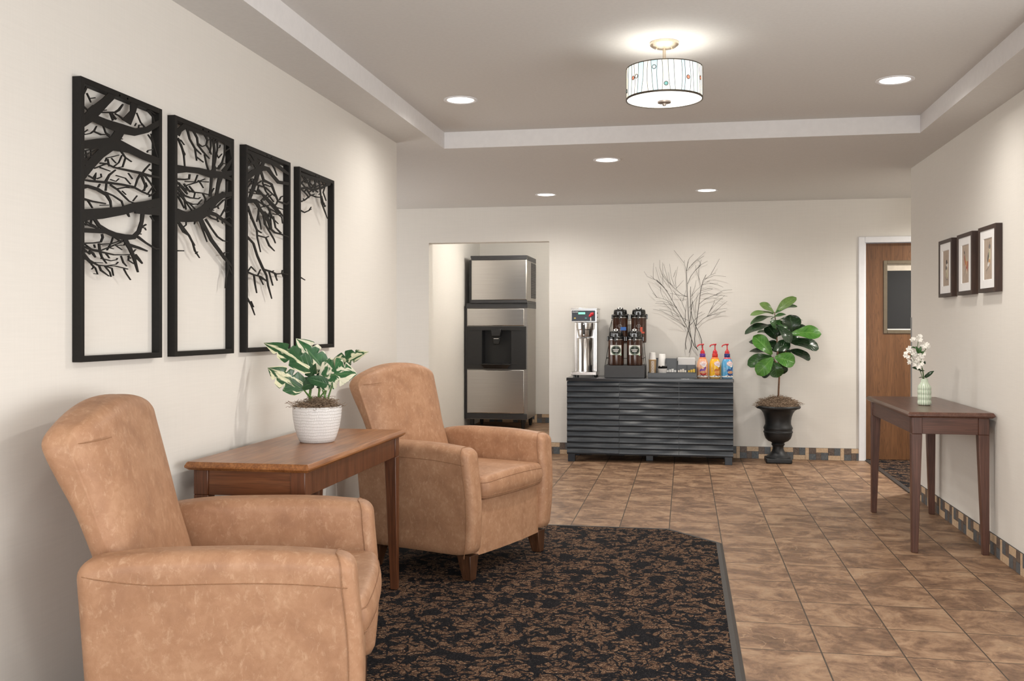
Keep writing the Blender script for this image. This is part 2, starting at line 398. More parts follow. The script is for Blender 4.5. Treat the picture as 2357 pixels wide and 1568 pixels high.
ART = [
'287 870 328 870 269 849 312 852 269 824 300 824 221 785 272 778;164 869 190 865 138 849 174 840 115 830 146 817 66 797 105 781 28 767 65 748 4 742 19 720;4 725 4 749 58 746 63 770 118 742 133 768 211 738 227 771 295 746 297 772 377 773 364 790 461 818 454 836;4 651 4 674 85 664 85 697 171 675 183 720 260 683 277 709 345 675 362 700 457 672 461 698;199 758 240 751 152 711 201 702;141 702 181 681 83 658 117 643 34 618 68 603 4 581 18 557;4 626 4 637 4 593 39 615;14 643 12 646 86 667 85 670;10 627 7 630 86 662 85 664;34 619 30 618 29 650 25 649;58 635 54 634 54 660 49 659;14 617 12 619 81 646 79 648;10 805 4 806 37 847 27 847;30 825 35 828 41 814 47 816 52 802 55 804;44 811 44 814 76 821 75 824;4 783 7 788 37 773 37 778 68 796 64 798;4 780 8 784 4 728 8 732;91 783 90 786 136 796 135 799;95 779 95 783 183 797 181 803 208 811 199 814 230 836 224 837;180 793 184 798 201 792 205 796 227 785 233 790;151 791 161 795 167 770 176 774;163 790 169 794 184 776 191 781;305 825 309 827 328 798 333 800 356 784 362 788;368 847 374 852 403 833 410 836 415 810 422 812;381 850 384 854 423 844 426 846;298 779 294 780 306 790 303 791;321 778 316 777 323 787 320 789 339 790 339 793;4 704 5 707 22 696 23 699 52 705 50 708 73 718 68 720 85 736 81 736;19 702 16 703 38 714 36 716;69 714 72 718 104 711 106 716 134 718 136 722 154 713 157 716;115 742 121 744 128 723 133 726 148 717 153 722;374 765 379 768 397 751 404 753 434 699 440 701;392 773 397 774 413 738 418 739;375 704 367 705 378 711 375 713 407 719 406 722;203 716 203 719 225 721 224 724;72 600 70 603 136 625 135 629 175 619 178 624 250 621 253 628 328 623 332 632 387 623 390 631 448 626 450 633;100 620 100 625 145 626 146 631;4 555 4 559 51 556 52 563 135 563 136 571 213 569 215 576 283 572 286 578 340 563 344 568 399 558 402 562;4 526 4 543 36 536 38 546 82 534 89 544 130 524 141 532 151 508 161 512 157 489 165 490;135 567 125 569 154 592 147 595 187 614 183 616;186 596 188 599 239 595 242 598 269 580 273 582;153 560 159 565 195 550 200 554 238 531 243 535 261 522 264 525 295 519 297 523;123 533 127 538 170 528 173 532 216 516 222 520 227 500 233 502;325 625 335 623 309 606 317 605 293 575 299 575;329 620 342 624 355 589 363 591 350 570 357 570;349 622 357 627 386 603 392 606 422 579 427 581;386 668 391 666 356 646 362 644 338 630 345 628;219 669 224 669 201 642 205 641 175 626 178 624;238 663 244 663 222 632 227 630 182 622 182 620;207 682 215 686 238 663 243 666 275 655 278 658;130 632 125 632 137 644 134 646 162 651 161 654 204 665 203 667;160 648 163 650 186 636 189 638;308 549 312 548 283 528 287 527;220 551 223 553 242 542 245 544;137 642 144 644 148 620 153 621;255 615 259 617 280 599 284 601;70 568 61 569 80 586 80 590 73 570 78 570;86 570 84 573 110 580 106 581 107 591 103 590;40 572 43 576 74 565 77 569;99 607 101 611 155 605 157 607;381 647 384 650 407 641 407 644 397 651 393 649;155 578 157 581 187 577 187 579 205 589 202 590;132 564 138 564 126 539 134 540;151 563 150 567 177 569 176 572;93 545 87 546 103 557 98 558;198 554 197 558 263 570 262 574;296 573 296 570 246 568 246 565;344 568 340 569 373 589 369 589 364 601 360 600;385 554 380 556 421 575 417 577;373 559 368 560 415 597 411 598;7 496 10 503 60 495 62 500 130 497 131 501;34 496 40 499 59 476 63 478;4 491 13 491 4 464 9 465;100 489 100 492 146 495 146 498;4 431 4 466 113 449 108 482 229 475 220 501 303 496 289 522 369 516 361 537 461 537 460 562;295 487 297 506 461 498 461 528;407 529 418 543 459 523 461 536;350 520 356 524 380 508 386 512;397 533 404 536 427 514 434 517;330 511 330 521 461 528 461 534;4 396 4 410 67 400 69 414 129 404 134 420 176 396 185 413 235 392 239 412 296 401 284 415 330 427 309 431 347 465 328 465 354 496 332 495;4 415 4 434 16 422 18 427 93 414 95 419;6 434 9 437 77 420 80 423;29 444 36 445 25 419 30 419;54 447 61 447 48 419 53 419;59 445 72 451 88 422 100 430 131 409 142 419;226 391 248 400 257 365 276 371 281 338 298 342 311 291 318 292;258 374 263 384 317 370 322 378 370 365 373 369;309 407 318 414 360 392 365 397 424 376 427 381 461 380 461 385;288 342 303 352 315 332 325 338 339 321 343 324;286 355 281 357 303 367 300 368;332 438 326 442 347 447 341 450 366 456 362 459;337 443 338 446 355 443 358 446 362 437 365 438;248 480 259 484 260 471 265 472;388 488 393 491 410 472 416 474;313 420 314 424 334 420 335 423;316 418 311 419 327 428 324 429;5 360 5 365 68 367 68 371 107 374 102 377 119 391 110 390 114 402 106 400;105 366 105 370 159 372 158 376 221 389 219 392;4 352 7 358 66 343 70 349 114 341 116 346 175 338 175 342 226 342 225 345 284 347 284 351;90 369 98 371 95 344 104 346 107 326 113 329 134 309 137 310;63 347 63 350 105 347 104 350 160 364 157 367 235 389 233 391;4 334 12 339 39 311 46 316 88 299 90 303 126 300 126 303 180 303 181 306 253 297 254 300;125 300 127 303 162 294 166 297 171 272 174 273;229 297 233 299 244 282 248 283 269 263 272 264;91 300 98 302 102 284 107 288 148 269 150 270;53 301 57 303 74 290 78 292 86 273 89 272 68 275 68 273;60 299 65 300 64 293 68 293 55 287 58 286;129 340 134 343 149 327 152 328;104 322 105 325 158 318 159 321 190 324 188 326 196 329 193 331;132 301 131 303 187 309 186 311 200 317 197 319;212 339 217 340 226 317 231 319 246 307 249 308;258 344 263 344 255 327 260 329 289 317 291 319;253 340 256 342 271 334 273 337;178 395 183 399 213 384 216 387;185 370 187 372 196 366 199 368 220 359 222 360;167 396 172 395 159 379 163 378 135 352 139 351;40 337 45 345 59 334 66 339 74 324 78 326;10 317 15 324 62 307 64 310 113 309 113 311;21 360 24 362 49 350 51 352;124 299 128 301 151 282 155 283 158 268 161 269;6 325 9 327 56 301 60 303;66 364 71 365 72 354 76 355;147 360 148 363 172 358 173 360;197 371 197 374 232 374 230 376 242 383 238 384;115 363 115 365 153 367 153 369;6 349 9 352 46 331 49 333;6 335 8 344 27 336 28 344',
'36 801 4 808 49 820 23 828 92 844 65 855;61 841 79 859 107 836 119 855 196 840 208 860 289 843 302 862 362 841 386 866 443 832 461 854;414 858 455 868 447 783 461 788;11 662 13 694 86 678 89 700 171 687 179 710 271 685 282 715 365 699 363 724 461 727 461 745;285 694 249 703 311 718 280 720 312 737 289 735;307 714 280 710 306 760 285 757 310 802 291 799 299 844 282 840;335 705 373 705 320 672 349 673 304 618 326 619;267 685 286 688 263 648 280 650 255 611 279 613;4 488 22 537 86 494 88 531 183 507 149 549 260 543 200 568 319 590 272 610 371 619 356 639 461 641 461 660;390 722 358 728 426 754 403 760 461 795 461 802;357 700 371 718 429 699 441 712 461 695 461 705;179 508 207 518 228 473 250 481 265 440 288 449 323 408 345 417 374 379 394 388 429 355 441 361 461 342 461 346;406 366 422 367 410 338 422 338 394 304 404 304 388 262 394 262;413 351 426 354 446 319 454 321;374 388 364 390 386 403 382 406 419 405 420 408;223 519 236 524 272 488 281 492 320 460 329 465 372 448 376 453 412 449 413 452;178 510 190 514 206 473 216 476 240 434 244 435;17 487 31 494 54 465 69 472 99 445 109 449 126 421 135 424 143 392 153 395 182 368 186 369;76 460 81 463 109 437 117 440 146 412 150 414;20 381 20 386 67 385 67 389;29 477 36 480 58 454 65 457 94 446 98 450;155 381 150 384 172 391 169 392;242 541 255 560 309 541 321 553 366 527 382 538 430 513 440 522 461 513 461 521;233 536 245 545 273 527 280 533 322 525 327 530 331 520 338 523;147 509 159 508 141 492 146 492;79 501 86 501 80 484 86 483 59 474 64 472;329 530 321 529 328 541 322 541;360 526 368 528 367 517 371 519;80 842 94 847 104 803 114 807 144 775 152 780 194 762 198 765;143 776 153 779 158 733 165 734;154 746 160 750 211 735 215 738;124 842 137 847 158 818 170 822 165 793 175 797 207 773 215 778 258 757 263 759;216 767 225 769 234 729 243 732 255 703 264 706;215 844 226 849 238 825 249 828 231 807 238 806 203 796 202 792 177 802 173 798;230 805 238 809 261 788 269 791 274 776 279 778;263 846 275 848 267 808 277 810 259 780 266 780;318 845 331 848 320 804 329 805 301 750 310 751 286 725 295 725;326 808 323 811 346 817 342 818 352 828 346 828;316 784 323 787 335 772 334 776 366 795 362 796;383 844 395 846 379 796 389 797 359 761 369 760 322 731 328 730;431 834 438 830 387 811 391 808;337 740 332 743 375 757 373 760 419 761 420 764;294 728 298 734 336 728 333 732 372 754 366 755;19 791 29 795 49 759 57 762 62 736 70 738 71 690 78 691;20 786 23 791 43 787 47 790 68 775 72 777;42 775 48 777 58 752 65 754 71 742 77 743 64 733 68 732;190 848 196 853 227 837 232 843 277 846 277 851;305 823 296 824 324 845 315 846;244 825 243 828 272 832 271 836;15 639 16 646 70 646 70 652 109 655 100 658 114 675 103 674;11 629 20 635 67 613 73 619 129 609 132 614 201 615 203 619 249 616 251 620;9 609 22 617 66 587 74 594 112 585 114 590 175 590 175 594 190 599 187 600;15 594 24 599 75 568 82 572 130 563 131 568 196 575 196 577;74 641 75 645 150 650 146 653 172 681 164 681;71 623 69 627 158 649 156 653 226 673 224 676;101 628 108 632 144 608 152 611 137 589 141 589;170 661 176 663 190 650 196 653 211 637 215 638;166 655 166 658 253 665 253 669;41 594 48 597 93 558 99 560 121 541 126 544;19 582 29 586 67 542 73 544;98 567 102 570 146 549 151 552;203 616 211 619 225 597 234 599 221 579 229 580;62 631 70 635 110 607 116 611;23 629 33 634 80 599 86 602;169 567 163 569 204 592 200 593;67 572 73 574 79 539 86 541;29 607 19 613 48 620 41 623;34 617 39 623 66 614 74 619 88 596 94 599;261 558 254 568 328 580 321 584 377 610 371 614 442 630 438 635;394 622 404 623 384 581 394 581 348 547 356 546;387 591 391 595 413 589 416 591;381 575 387 577 398 564 401 568 423 572 421 574;321 584 328 586 332 572 337 573;399 691 413 693 398 653 410 654 390 634 398 634;386 536 382 540 424 549 425 553 448 540 453 542;277 626 267 627 300 649 295 650;381 645 367 636 367 646 360 642;244 552 243 557 296 561 295 565',
'19 726 4 745 87 756 59 774 170 788 156 811 209 794 234 813 257 777 281 789 322 754 338 770 461 765 461 779;8 777 4 785 69 801 76 816 99 781 136 798;4 826 15 839 63 801 83 812 116 779 142 793;110 786 147 787 72 722 106 722 28 654 52 651 4 648 11 632;30 844 50 854 75 824 92 831 127 789 141 795;164 833 185 833 136 800 155 798 109 788 126 781;4 837 7 852 45 840 56 852 118 830 139 851 199 827 220 851 294 828 317 847 397 814 415 827 457 808 461 819;77 834 90 840 117 817 128 822;46 839 56 843 90 808 100 812;134 837 146 838 123 800 134 802;175 840 197 841 154 801 172 802;94 817 96 822 174 826 175 831;135 781 157 787 165 745 183 753 248 737 266 746 285 703 301 708 324 671 336 678 424 669 426 678 461 684 461 690;4 625 4 646 85 638 105 656 128 612 152 621 211 572 232 579 237 540 253 546 289 526 297 534 365 526 370 532 461 520 461 526;77 703 68 707 153 738 150 743 250 743 252 748;80 686 87 693 181 678 191 685 287 646 300 653 378 611 388 615;82 715 86 722 194 715 201 721 290 691 297 695;111 698 123 704 227 654 239 660 332 617 341 621;97 647 104 654 215 633 227 639 264 589 274 593 328 572 333 574;67 644 79 650 156 607 170 611 191 551 204 555 276 499 286 503 296 482 303 484;268 600 282 603 293 552 306 555 356 530 367 536;268 609 270 614 367 614 369 618;298 643 301 648 382 643 384 647;348 681 337 682 362 697 353 699 383 704 378 707;254 697 260 694 172 661 177 659;223 698 231 695 142 655 149 652;206 632 212 637 290 622 296 626 364 605 372 609 373 579 380 580;15 712 11 714 75 737 70 740;17 691 9 692 65 722 58 723 93 740 86 742;32 673 26 676 92 698 87 701;291 648 283 650 316 661 307 663 329 677 319 678;121 624 136 625 116 594 130 595 101 559 111 559;112 588 123 590 135 556 145 558 148 529 155 530;166 607 172 612 240 597 250 600 252 538 262 540;180 610 192 614 240 566 250 570;46 734 56 737 57 712 66 714;72 674 73 678 162 681 163 685;184 728 188 733 245 727 245 732 272 742 266 744;158 736 168 739 193 701 202 704 277 664 285 668;124 722 134 723 101 680 111 680;240 629 250 629 216 586 226 586;281 636 281 640 349 644 349 648;153 625 150 629 246 647 244 651;167 589 181 592 180 555 192 559 229 535 237 538;347 619 338 620 359 631 352 632;111 741 101 737 94 753 84 749;39 690 52 693 49 662 64 665;146 655 156 659 181 630 191 633;79 636 88 641 124 622 133 627;9 613 27 618 43 574 58 579 99 523 114 526 106 490 117 492 142 431 147 432;41 569 50 573 75 552 81 554;102 521 110 527 151 513 156 517;115 498 119 504 193 496 202 501 227 464 239 469 287 446 292 448;194 496 190 500 229 506 226 509;6 483 20 490 65 461 81 465 103 411 120 415 153 364 172 369 197 333 210 336 214 289 228 291 257 232 262 233;172 354 177 362 254 349 260 356 304 342 307 348 380 349 381 354 437 348 439 352;259 351 255 354 283 357 279 360;282 348 292 350 314 315 322 317;373 351 363 351 378 367 370 367;370 348 378 349 381 335 387 336;225 350 236 352 267 291 275 292;9 335 16 342 70 327 75 333 137 323 143 329 204 306 210 311;23 339 14 341 51 360 51 365 95 343 100 346;72 327 85 329 84 289 95 290 103 252 109 253;124 327 133 329 169 290 175 292;122 329 113 331 146 356 141 357;7 227 18 231 46 200 56 202 85 157 89 158;47 215 54 217 74 191 78 192;252 832 262 837 282 815 293 819 313 788 318 789;423 674 415 677 461 692 454 695;301 345 310 345 302 332 309 332;143 323 149 325 165 312 172 314',
'4 835 8 847 116 830 130 848 237 840 247 854 410 844 422 858;4 762 4 772 93 778 96 789 182 779 182 790 277 805 269 812 412 842 404 849;4 803 8 808 73 778 87 784 132 753 143 759 210 751 214 758 285 759 286 763;58 837 73 842 115 801 131 807 175 771 188 776;138 846 152 847 117 793 129 794;188 844 206 848 204 799 219 801;236 848 248 846 147 787 158 785;250 845 265 848 265 790 281 793 281 735 296 738 329 694 342 697 369 663 375 664;345 846 358 846 305 790 319 792 347 752 356 754;282 769 295 772 313 727 326 730 346 724 351 728;5 701 4 705 69 717 62 721 141 749 134 752 199 765 194 769;5 769 14 774 89 748 99 753 118 736 128 739;4 711 6 716 35 706 40 709;4 662 11 669 65 657 66 663 127 675 119 678 155 697 149 698;89 664 85 667 157 687 154 689;6 343 13 348 72 332 76 335;89 834 99 832 12 790 21 788;290 844 303 848 330 819 341 822;371 847 380 844 284 806 293 804;31 833 43 838 88 803 100 808;217 797 207 792 128 818 118 813;119 789 127 786 62 764 69 761;177 787 186 793 238 779 246 784;127 764 119 767 246 814 239 817;302 832 306 828 210 808 214 804;314 739 326 741 329 718 342 720;70 721 61 717 55 727 48 724;270 781 276 779 247 772 252 770;149 838 155 834 63 808 68 805;207 837 216 842 276 819 285 823']

# ------------------------------------------------------------------ room shell
XL, XR, YB, YL, YR = -1.838, 1.671, 9.44, 6.033, 7.68
TL, TR, TY0, TY1, TZ, SZ = -1.582, 1.42, -2.6, 6.283, 2.549, 2.44
WX, EX, YS, AY = -4.4, 3.4, -3.2, 12.45

b = MB().box(WX, EX, YS, AY+0.15, -0.06, 0.0)
struct(b.build('floor', M['tile'], smooth=0))

b = MB()
def quad(x0, x1, y0, y1, z): b.add([(x0,y0,z),(x0,y1,z),(x1,y1,z),(x1,y0,z)], [(0,1,2,3)])
quad(WX, TL, YS, YB+0.15, SZ); quad(TR, EX, YS, YB+0.15, SZ); quad(TL, TR, YS, TY0, SZ); quad(TL, TR, TY1, YB+0.15, SZ)
quad(WX, -0.6, YB+0.15, AY+0.15, SZ)
quad(TL, TR, TY0, TY1, TZ)
b.mat(1)
b.add([(TL,TY0,SZ),(TR,TY0,SZ),(TR,TY1,SZ),(TL,TY1,SZ),(TL,TY0,TZ),(TR,TY0,TZ),(TR,TY1,TZ),(TL,TY1,TZ)],
      [(0,1,5,4),(1,2,6,5),(2,3,7,6),(3,0,4,7)])
b.mat(0)
b.add([(WX,YS,2.75),(EX,YS,2.75),(EX,AY+0.15,2.75),(WX,AY+0.15,2.75)], [(0,1,2,3)])
struct(b.build('ceiling', [M['ceil'], M['tray']], smooth=0))

struct(MB().box(XL-0.16, XL, YS, YL, 0, SZ).build('wall_left', M['wall'], smooth=0))
struct(MB().box(WX-0.15, WX, YS, YB+0.15, 0, SZ).build('wall_far_left', M['wall'], smooth=0))
b = MB()
b.box(XR, XR+0.16, YS, -1.55, 0, SZ); b.box(XR, XR+0.16, 3.85, YR, 0, SZ); b.box(XR, XR+0.16, -1.55, 3.85, 0, 0.25); b.box(XR, XR+0.16, -1.55, 3.85, 2.33, SZ); b.box(XR+0.16, EX, YR-0.16, YR, 0, SZ)  # unseen opening added here to let the side fill light in
struct(b.build('wall_right', M['wall'], smooth=0))
b = MB()
for y in (-1.55, 0.25, 2.05, 3.80): b.box(XR+0.05, XR+0.11, y, y+0.05, 0.25, 2.33)
struct(b.build('fill_opening_bars', M['white_trim'], smooth=0))  # unseen bars across the added side opening
struct(MB().box(EX, EX+0.15, YS, YB+0.15, 0, SZ).build('wall_hall', M['wall'], smooth=0))
b = MB()
b.box(WX, -2.538, YB, YB+0.15, 0, SZ); b.box(-2.538, -1.316, YB, YB+0.15, 2.092, SZ); b.box(-1.316, 1.63, YB, YB+0.15, 0, SZ)
b.box(1.63, 2.60, YB, YB+0.15, 2.05, SZ); b.box(2.60, EX, YB, YB+0.15, 0, SZ)
struct(b.build('wall_back', M['wall'], smooth=0))
b = MB()
b.box(-2.80, -2.655, YB+0.15, AY, 0, SZ); b.box(-2.80, -0.75, AY, AY+0.15, 0, SZ); b.box(-0.90, -0.75, YB+0.15, AY, 0, SZ)
struct(b.build('wall_alcove', M['wall'], smooth=0))
# rear wall with the entrance glazing
b = MB()
b.box(WX, -1.70, YS-0.15, YS, 0, SZ); b.box(1.62, EX, YS-0.15, YS, 0, SZ); b.box(-1.70, 1.62, YS-0.15, YS, 2.36, SZ)
struct(b.build('wall_rear', M['wall'], smooth=0))
b = MB()
for x in (-1.70, -0.62, 0.46, 1.56): b.box(x, x+0.06, YS-0.10, YS-0.04, 0.0, 2.36)
for x in (-1.64, -0.56, 0.52): b.box(x, x+1.02, YS-0.10, YS-0.04, 2.30, 2.36); b.box(x, x+1.02, YS-0.10, YS-0.04, 0.0, 0.06)
struct(b.build('window_1', M['bronze'], smooth=0))

# ---------------------------------------------------------------- mosaic tile baseboards
def mos(name, c1, c2, c3):
    m, nt, bs = NT(name)
    f = noise(nt, coords(nt), 70, 5, 0.7, 1.0)
    nt.links.new(ramp(nt, f, [(0.3, c1), (0.5, c2), (0.7, c3)]), bs.inputs['Base Color']); bs.inputs['Roughness'].default_value = 0.5
    return m
M['m_beige'] = mos('beige_stone', (0.42,0.28,0.17), (0.55,0.40,0.26), (0.63,0.49,0.34))
M['m_slate'] = mos('slate_stone', (0.055,0.065,0.075), (0.095,0.105,0.115), (0.15,0.155,0.155))
M['m_brown'] = mos('brown_stone', (0.065,0.045,0.035), (0.12,0.088,0.07), (0.19,0.15,0.12))
M['m_grout'] = plain('dark_grout', (0.06, 0.052, 0.045), 0.8)
def baseboard(name, p0, d, nrm, L, phase=0.0, hgt=0.113, pitch=0.316):
    # p0 start on the wall face, d unit direction, nrm into the room
    d = Vector(d); n = Vector(nrm); p0 = Vector(p0)
    b = MB(); b.mi = 3
    def slab(s0, s1, z0, z1, t, mi):
        s0, s1 = max(s0, 0), min(s1, L)
        if s1-s0 < 0.004: return
        b.mi = mi
        v = []
        for z in (z0, z1):
            for s, o in ((s0,0.0),(s1,0.0),(s1,t),(s0,t)):
                q = p0 + d*s + n*o; v.append((q.x, q.y, z))
        b.add(v, [(0,3,2,1),(4,5,6,7),(0,1,5,4),(1,2,6,5),(2,3,7,6),(3,0,4,7)])
    slab(0, L, 0.0, hgt, 0.007, 3)
    g = 0.0011; T = 0.0095; mid = hgt/2; k = pitch/0.316
    s = -phase
    while s < L:
        a = s
        slab(a+g, a+0.034*k-g, g, hgt-g, T, 0)
        a += 0.034*k
        slab(a+g, a+0.063*k-g, mid+g, hgt-g, T, 2); slab(a+g, a+0.063*k-g, g, mid-g, T, 1)
        a += 0.063*k; q = 0.1095*k
        slab(a+g, a+q-g, mid+0.012+g, hgt-g, T, 0)
        slab(a+g, a+q*0.42-g, g, mid+0.012-g, T, 2); slab(a+q*0.42+g, a+q-g, g, mid+0.012-g, T, 1)
        a += q
        slab(a+g, a+q*0.5-g, mid-0.012+g, hgt-g, T, 2); slab(a+q*0.5+g, a+q-g, mid-0.012+g, hgt-g, T, 1)
        slab(a+g, a+q-g, g, mid-0.012-g, T, 0)
        s += pitch
    return struct(b.build(name, [M['m_beige'], M['m_slate'], M['m_brown'], M['m_grout']], smooth=0))
baseboard('baseboard_back', (-1.316, YB, 0), (1,0,0), (0,-1,0), 1.591+1.316, 0.10)
baseboard('baseboard_back_left', (WX, YB, 0), (1,0,0), (0,-1,0), -2.538-WX, 0.0)
baseboard('baseboard_right', (XR, YS, 0), (0,1,0), (-1,0,0), YR-YS, 0.12)
baseboard('baseboard_alcove', (-2.655, AY, 0), (1,0,0), (0,-1,0), 1.755, 0.22)
struct(MB().box(XL, XL+0.008, YS, YL, 0.008, 0.113).build('baseboard_left', M['carpet'], smooth=0))

# ---------------------------------------------------------------- carpet inset with rubber edging
def prism(b, poly, z0, z1):
    n = len(poly)
    b.add([(x,y,z0) for x,y in poly]+[(x,y,z1) for x,y in poly],
          [tuple(range(n-1,-1,-1)), tuple(range(n,2*n))]+[(i,(i+1)%n,n+(i+1)%n,n+i) for i in range(n)])
cp = thing('carpet', 'black and brown scroll patterned carpet with a cut corner under the two armchairs', 'carpet', (0,0,0))
b = MB(); prism(b, [(XL,YS),(0.176,YS),(0.176,5.675),(-0.110,5.998),(XL,5.998)], 0.0005, 0.009)
b.build('carpet_pile', M['carpet'], cp, smooth=0)
b = MB()
outer = [(0.210,YS),(0.210,5.688),(-0.096,6.034),(XL,6.034)]
inner = [(0.176,YS),(0.176,5.675),(-0.110,5.998),(XL,5.998)]
v = [(x,y,0.0005) for x,y in outer]+[(x,y,0.0025) for x,y in outer]+[(x*0.6+u*0.4,y*0.6+w_*0.4,0.010) for (x,y),(u,w_) in zip(outer,inner)]+[(x,y,0.0105) for x,y in inner]+[(x,y,0.0005) for x,y in inner]
f = []
for l in range(4):
    for i in range(3): f.append((l*4+i, l*4+i+1, (l+1)*4+i+1, (l+1)*4+i))
b.add(v, f); e = b.build('edging', M['rubber'], cp, smooth=0); e['label'] = 'grey rubber edging strip'
b = MB(); b.box(1.685, EX, YR-0.0, YB+0.10, 0.0005, 0.008); b.mat(1); b.box(1.648, 1.685, YR, YB-0.02, 0.0005, 0.008)
hc = thing('carpet', 'dark carpet of the side hall in front of the wooden door', 'carpet', (0,0,0))
MB().box(1.690, EX, YR, YB+0.12, 0.0005, 0.008).build('carpet_pile', M['carpet'], hc, smooth=0)
MB().box(1.652, 1.690, YR, YB+0.12, 0.0005, 0.0095).build('edging', M['rubber'], hc, smooth=0)

# ---------------------------------------------------------------- door in the back wall
dr = bpy.data.objects.new('door_1', None); col.objects.link(dr); dr['kind'] = 'structure'; dr.location = (1.59, YB, 0)
X0 = 1.659-1.59; X1 = 2.57-1.59
b = MB()
b.box(0.0, 0.056, -0.018, 0.0, 0.0, 2.086); b.box(0.056, X1+0.075, -0.018, 0.0, 2.030, 2.086)
b.box(0.045, X0-0.001, 0.0, 0.13, 0.0, 2.045); b.box(X0-0.001, X1+0.02, 0.0, 0.13, 2.033, 2.045)
b.box(X1+0.003, X1+0.03, 0.0, 0.13, 0.0, 2.033); b.box(X1+0.02, X1+0.075, -0.018, 0.0, 0.0, 2.030)
b.build('door_frame', M['white_trim'], dr, bevel=0.004)
zg0, zg1, xg0 = 1.186, 1.866, 1.820-1.59; xg1 = xg0+0.56
b = MB()
b.box(X0+0.002, xg0, 0.045, 0.085, 0.012, 2.028); b.box(xg1, X1, 0.045, 0.085, 0.012, 2.028)
b.box(xg0, xg1, 0.045, 0.085, 0.012, zg0); b.box(xg0, xg1, 0.045, 0.085, zg1, 2.028)
b.build('door_leaf', M['oak'], dr, smooth=0)
b = MB()
fw = 0.034
b.box(xg0, xg0+fw, 0.036, 0.094, zg0, zg1); b.box(xg1-fw, xg1, 0.036, 0.094, zg0, zg1)
b.box(xg0+fw, xg1-fw, 0.036, 0.094, zg0, zg0+fw); b.box(xg0+fw, xg1-fw, 0.036, 0.094, zg1-fw, zg1)
wf = b.build('window_frame', M['bronze'], dr, bevel=0.003)
gl, nt, bs = NT('dark_door_glass'); bs.inputs['Base Color'].default_value = (0.012,0.014,0.018,1); bs.inputs['Roughness'].default_value = 0.08
MB().box(xg0+fw, xg1-fw, 0.062, 0.068, zg0+fw, zg1-fw).build('pane', gl, wf, smooth=0)
MB().box(xg0+fw, xg1-fw, 0.058, 0.0615, 1.772, zg1-fw).build('shade', plain('cream_shade', (0.62,0.56,0.47), 0.8), wf, smooth=0)
MB().box(xg0+fw, xg1-fw, 0.056, 0.061, zg0+fw, zg0+fw+0.010).build('sill_strip', M['paper'], wf, smooth=0)
b = MB(); b.tube([(X1-0.07,0.045,0.98),(X1-0.07,0.0,0.98),(X1-0.18,0.0,0.98)], 0.009, 8); b.lathe([(0.028,0),(0.028,0.006)], 20)
b.move(Matrix.Translation((X1-0.07,0.045,0.98)) @ Matrix.Rotation(R(90),4,'X'), len(b.v)-40)
b.build('door_handle', M['steel_v'], dr)

b = MB(); b.box(XR-0.003, XR, YR-0.03, YR+0.003, 0.113, 1.32); b.box(XR, XR+0.03, YR, YR+0.003, 0.113, 1.32)
struct(b.build('trim_1', plain('grey_corner_guard', (0.20,0.20,0.21), 0.35, 0.3), smooth=0))

# ---------------------------------------------------------------- lamps
def em_mat(name, c, s):
    m, nt, bs = NT(name)
    bs.inputs['Base Color'].default_value = (*c, 1); bs.inputs['Emission Color'].default_value = (*c, 1); bs.inputs['Emission Strength'].default_value = s
    return m
M['lens'] = em_mat('downlight_lens', (1.0, 0.95, 0.86), 4.0)
def downlight(x, y, z, power, label):
    t = thing('recessed_downlight', label, 'ceiling light', (x, y, z), 0, 'recessed ceiling downlights')
    b = MB(); b.lathe([(0.098,0.0),(0.098,-0.003),(0.092,-0.006),(0.080,-0.004),(0.076,-0.001),(0.076,0.0)], 40, caps=False)
    b.build('trim_ring', M['white_trim'], t)
    b = MB(); b.lathe([(0.0,-0.0022),(0.0765,-0.0018)], 40, caps=False)
    b.build('lens', M['lens'], t)
    d = bpy.data.lights.new('downlight_lamp', 'SPOT'); d.energy = power; d.color = (1.0, 0.945, 0.87); d.spot_size = R(164); d.spot_blend = 1.0; d.shadow_soft_size = 0.07
    o = bpy.data.objects.new('downlight_lamp', d); col.objects.link(o); o.parent = t; o.location = (0,0,-0.02)
    return t
downlight(-1.264, 5.398, TZ, 46, 'recessed downlight in the raised ceiling, left of the drum lamp')
downlight(1.087, 5.363, TZ, 46, 'recessed downlight in the raised ceiling, right of the drum lamp')
downlight(-0.548, 6.907, SZ, 46, 'recessed downlight in the lower ceiling just behind the raised tray')
downlight(-1.231, 8.631, SZ, 62, 'small recessed downlight near the opening to the ice machine')
downlight(0.188, 8.602, SZ, 62, 'small recessed downlight above the coffee counter')
for x, y, z, p in ((-0.6, 1.6, TZ, 24), (0.4, 1.6, TZ, 24), (2.6, 8.6, SZ, 240)):  # unseen spots added to fill the near room and the hall
    d = bpy.data.lights.new('added_fill_spot', 'SPOT'); d.energy = p; d.color = (1.0, 0.945, 0.87); d.spot_size = R(164); d.spot_blend = 1.0; d.shadow_soft_size = 0.07
    o = bpy.data.objects.new('added_fill_spot', d); col.objects.link(o); o.location = (x, y, z-0.02)

d = bpy.data.lights.new('alcove_lamp', 'POINT'); d.energy = 42; d.color = (1.0, 0.945, 0.87); d.shadow_soft_size = 0.12
o = bpy.data.objects.new('alcove_lamp', d); col.objects.link(o); o.location = (-1.45, 10.7, 2.30)

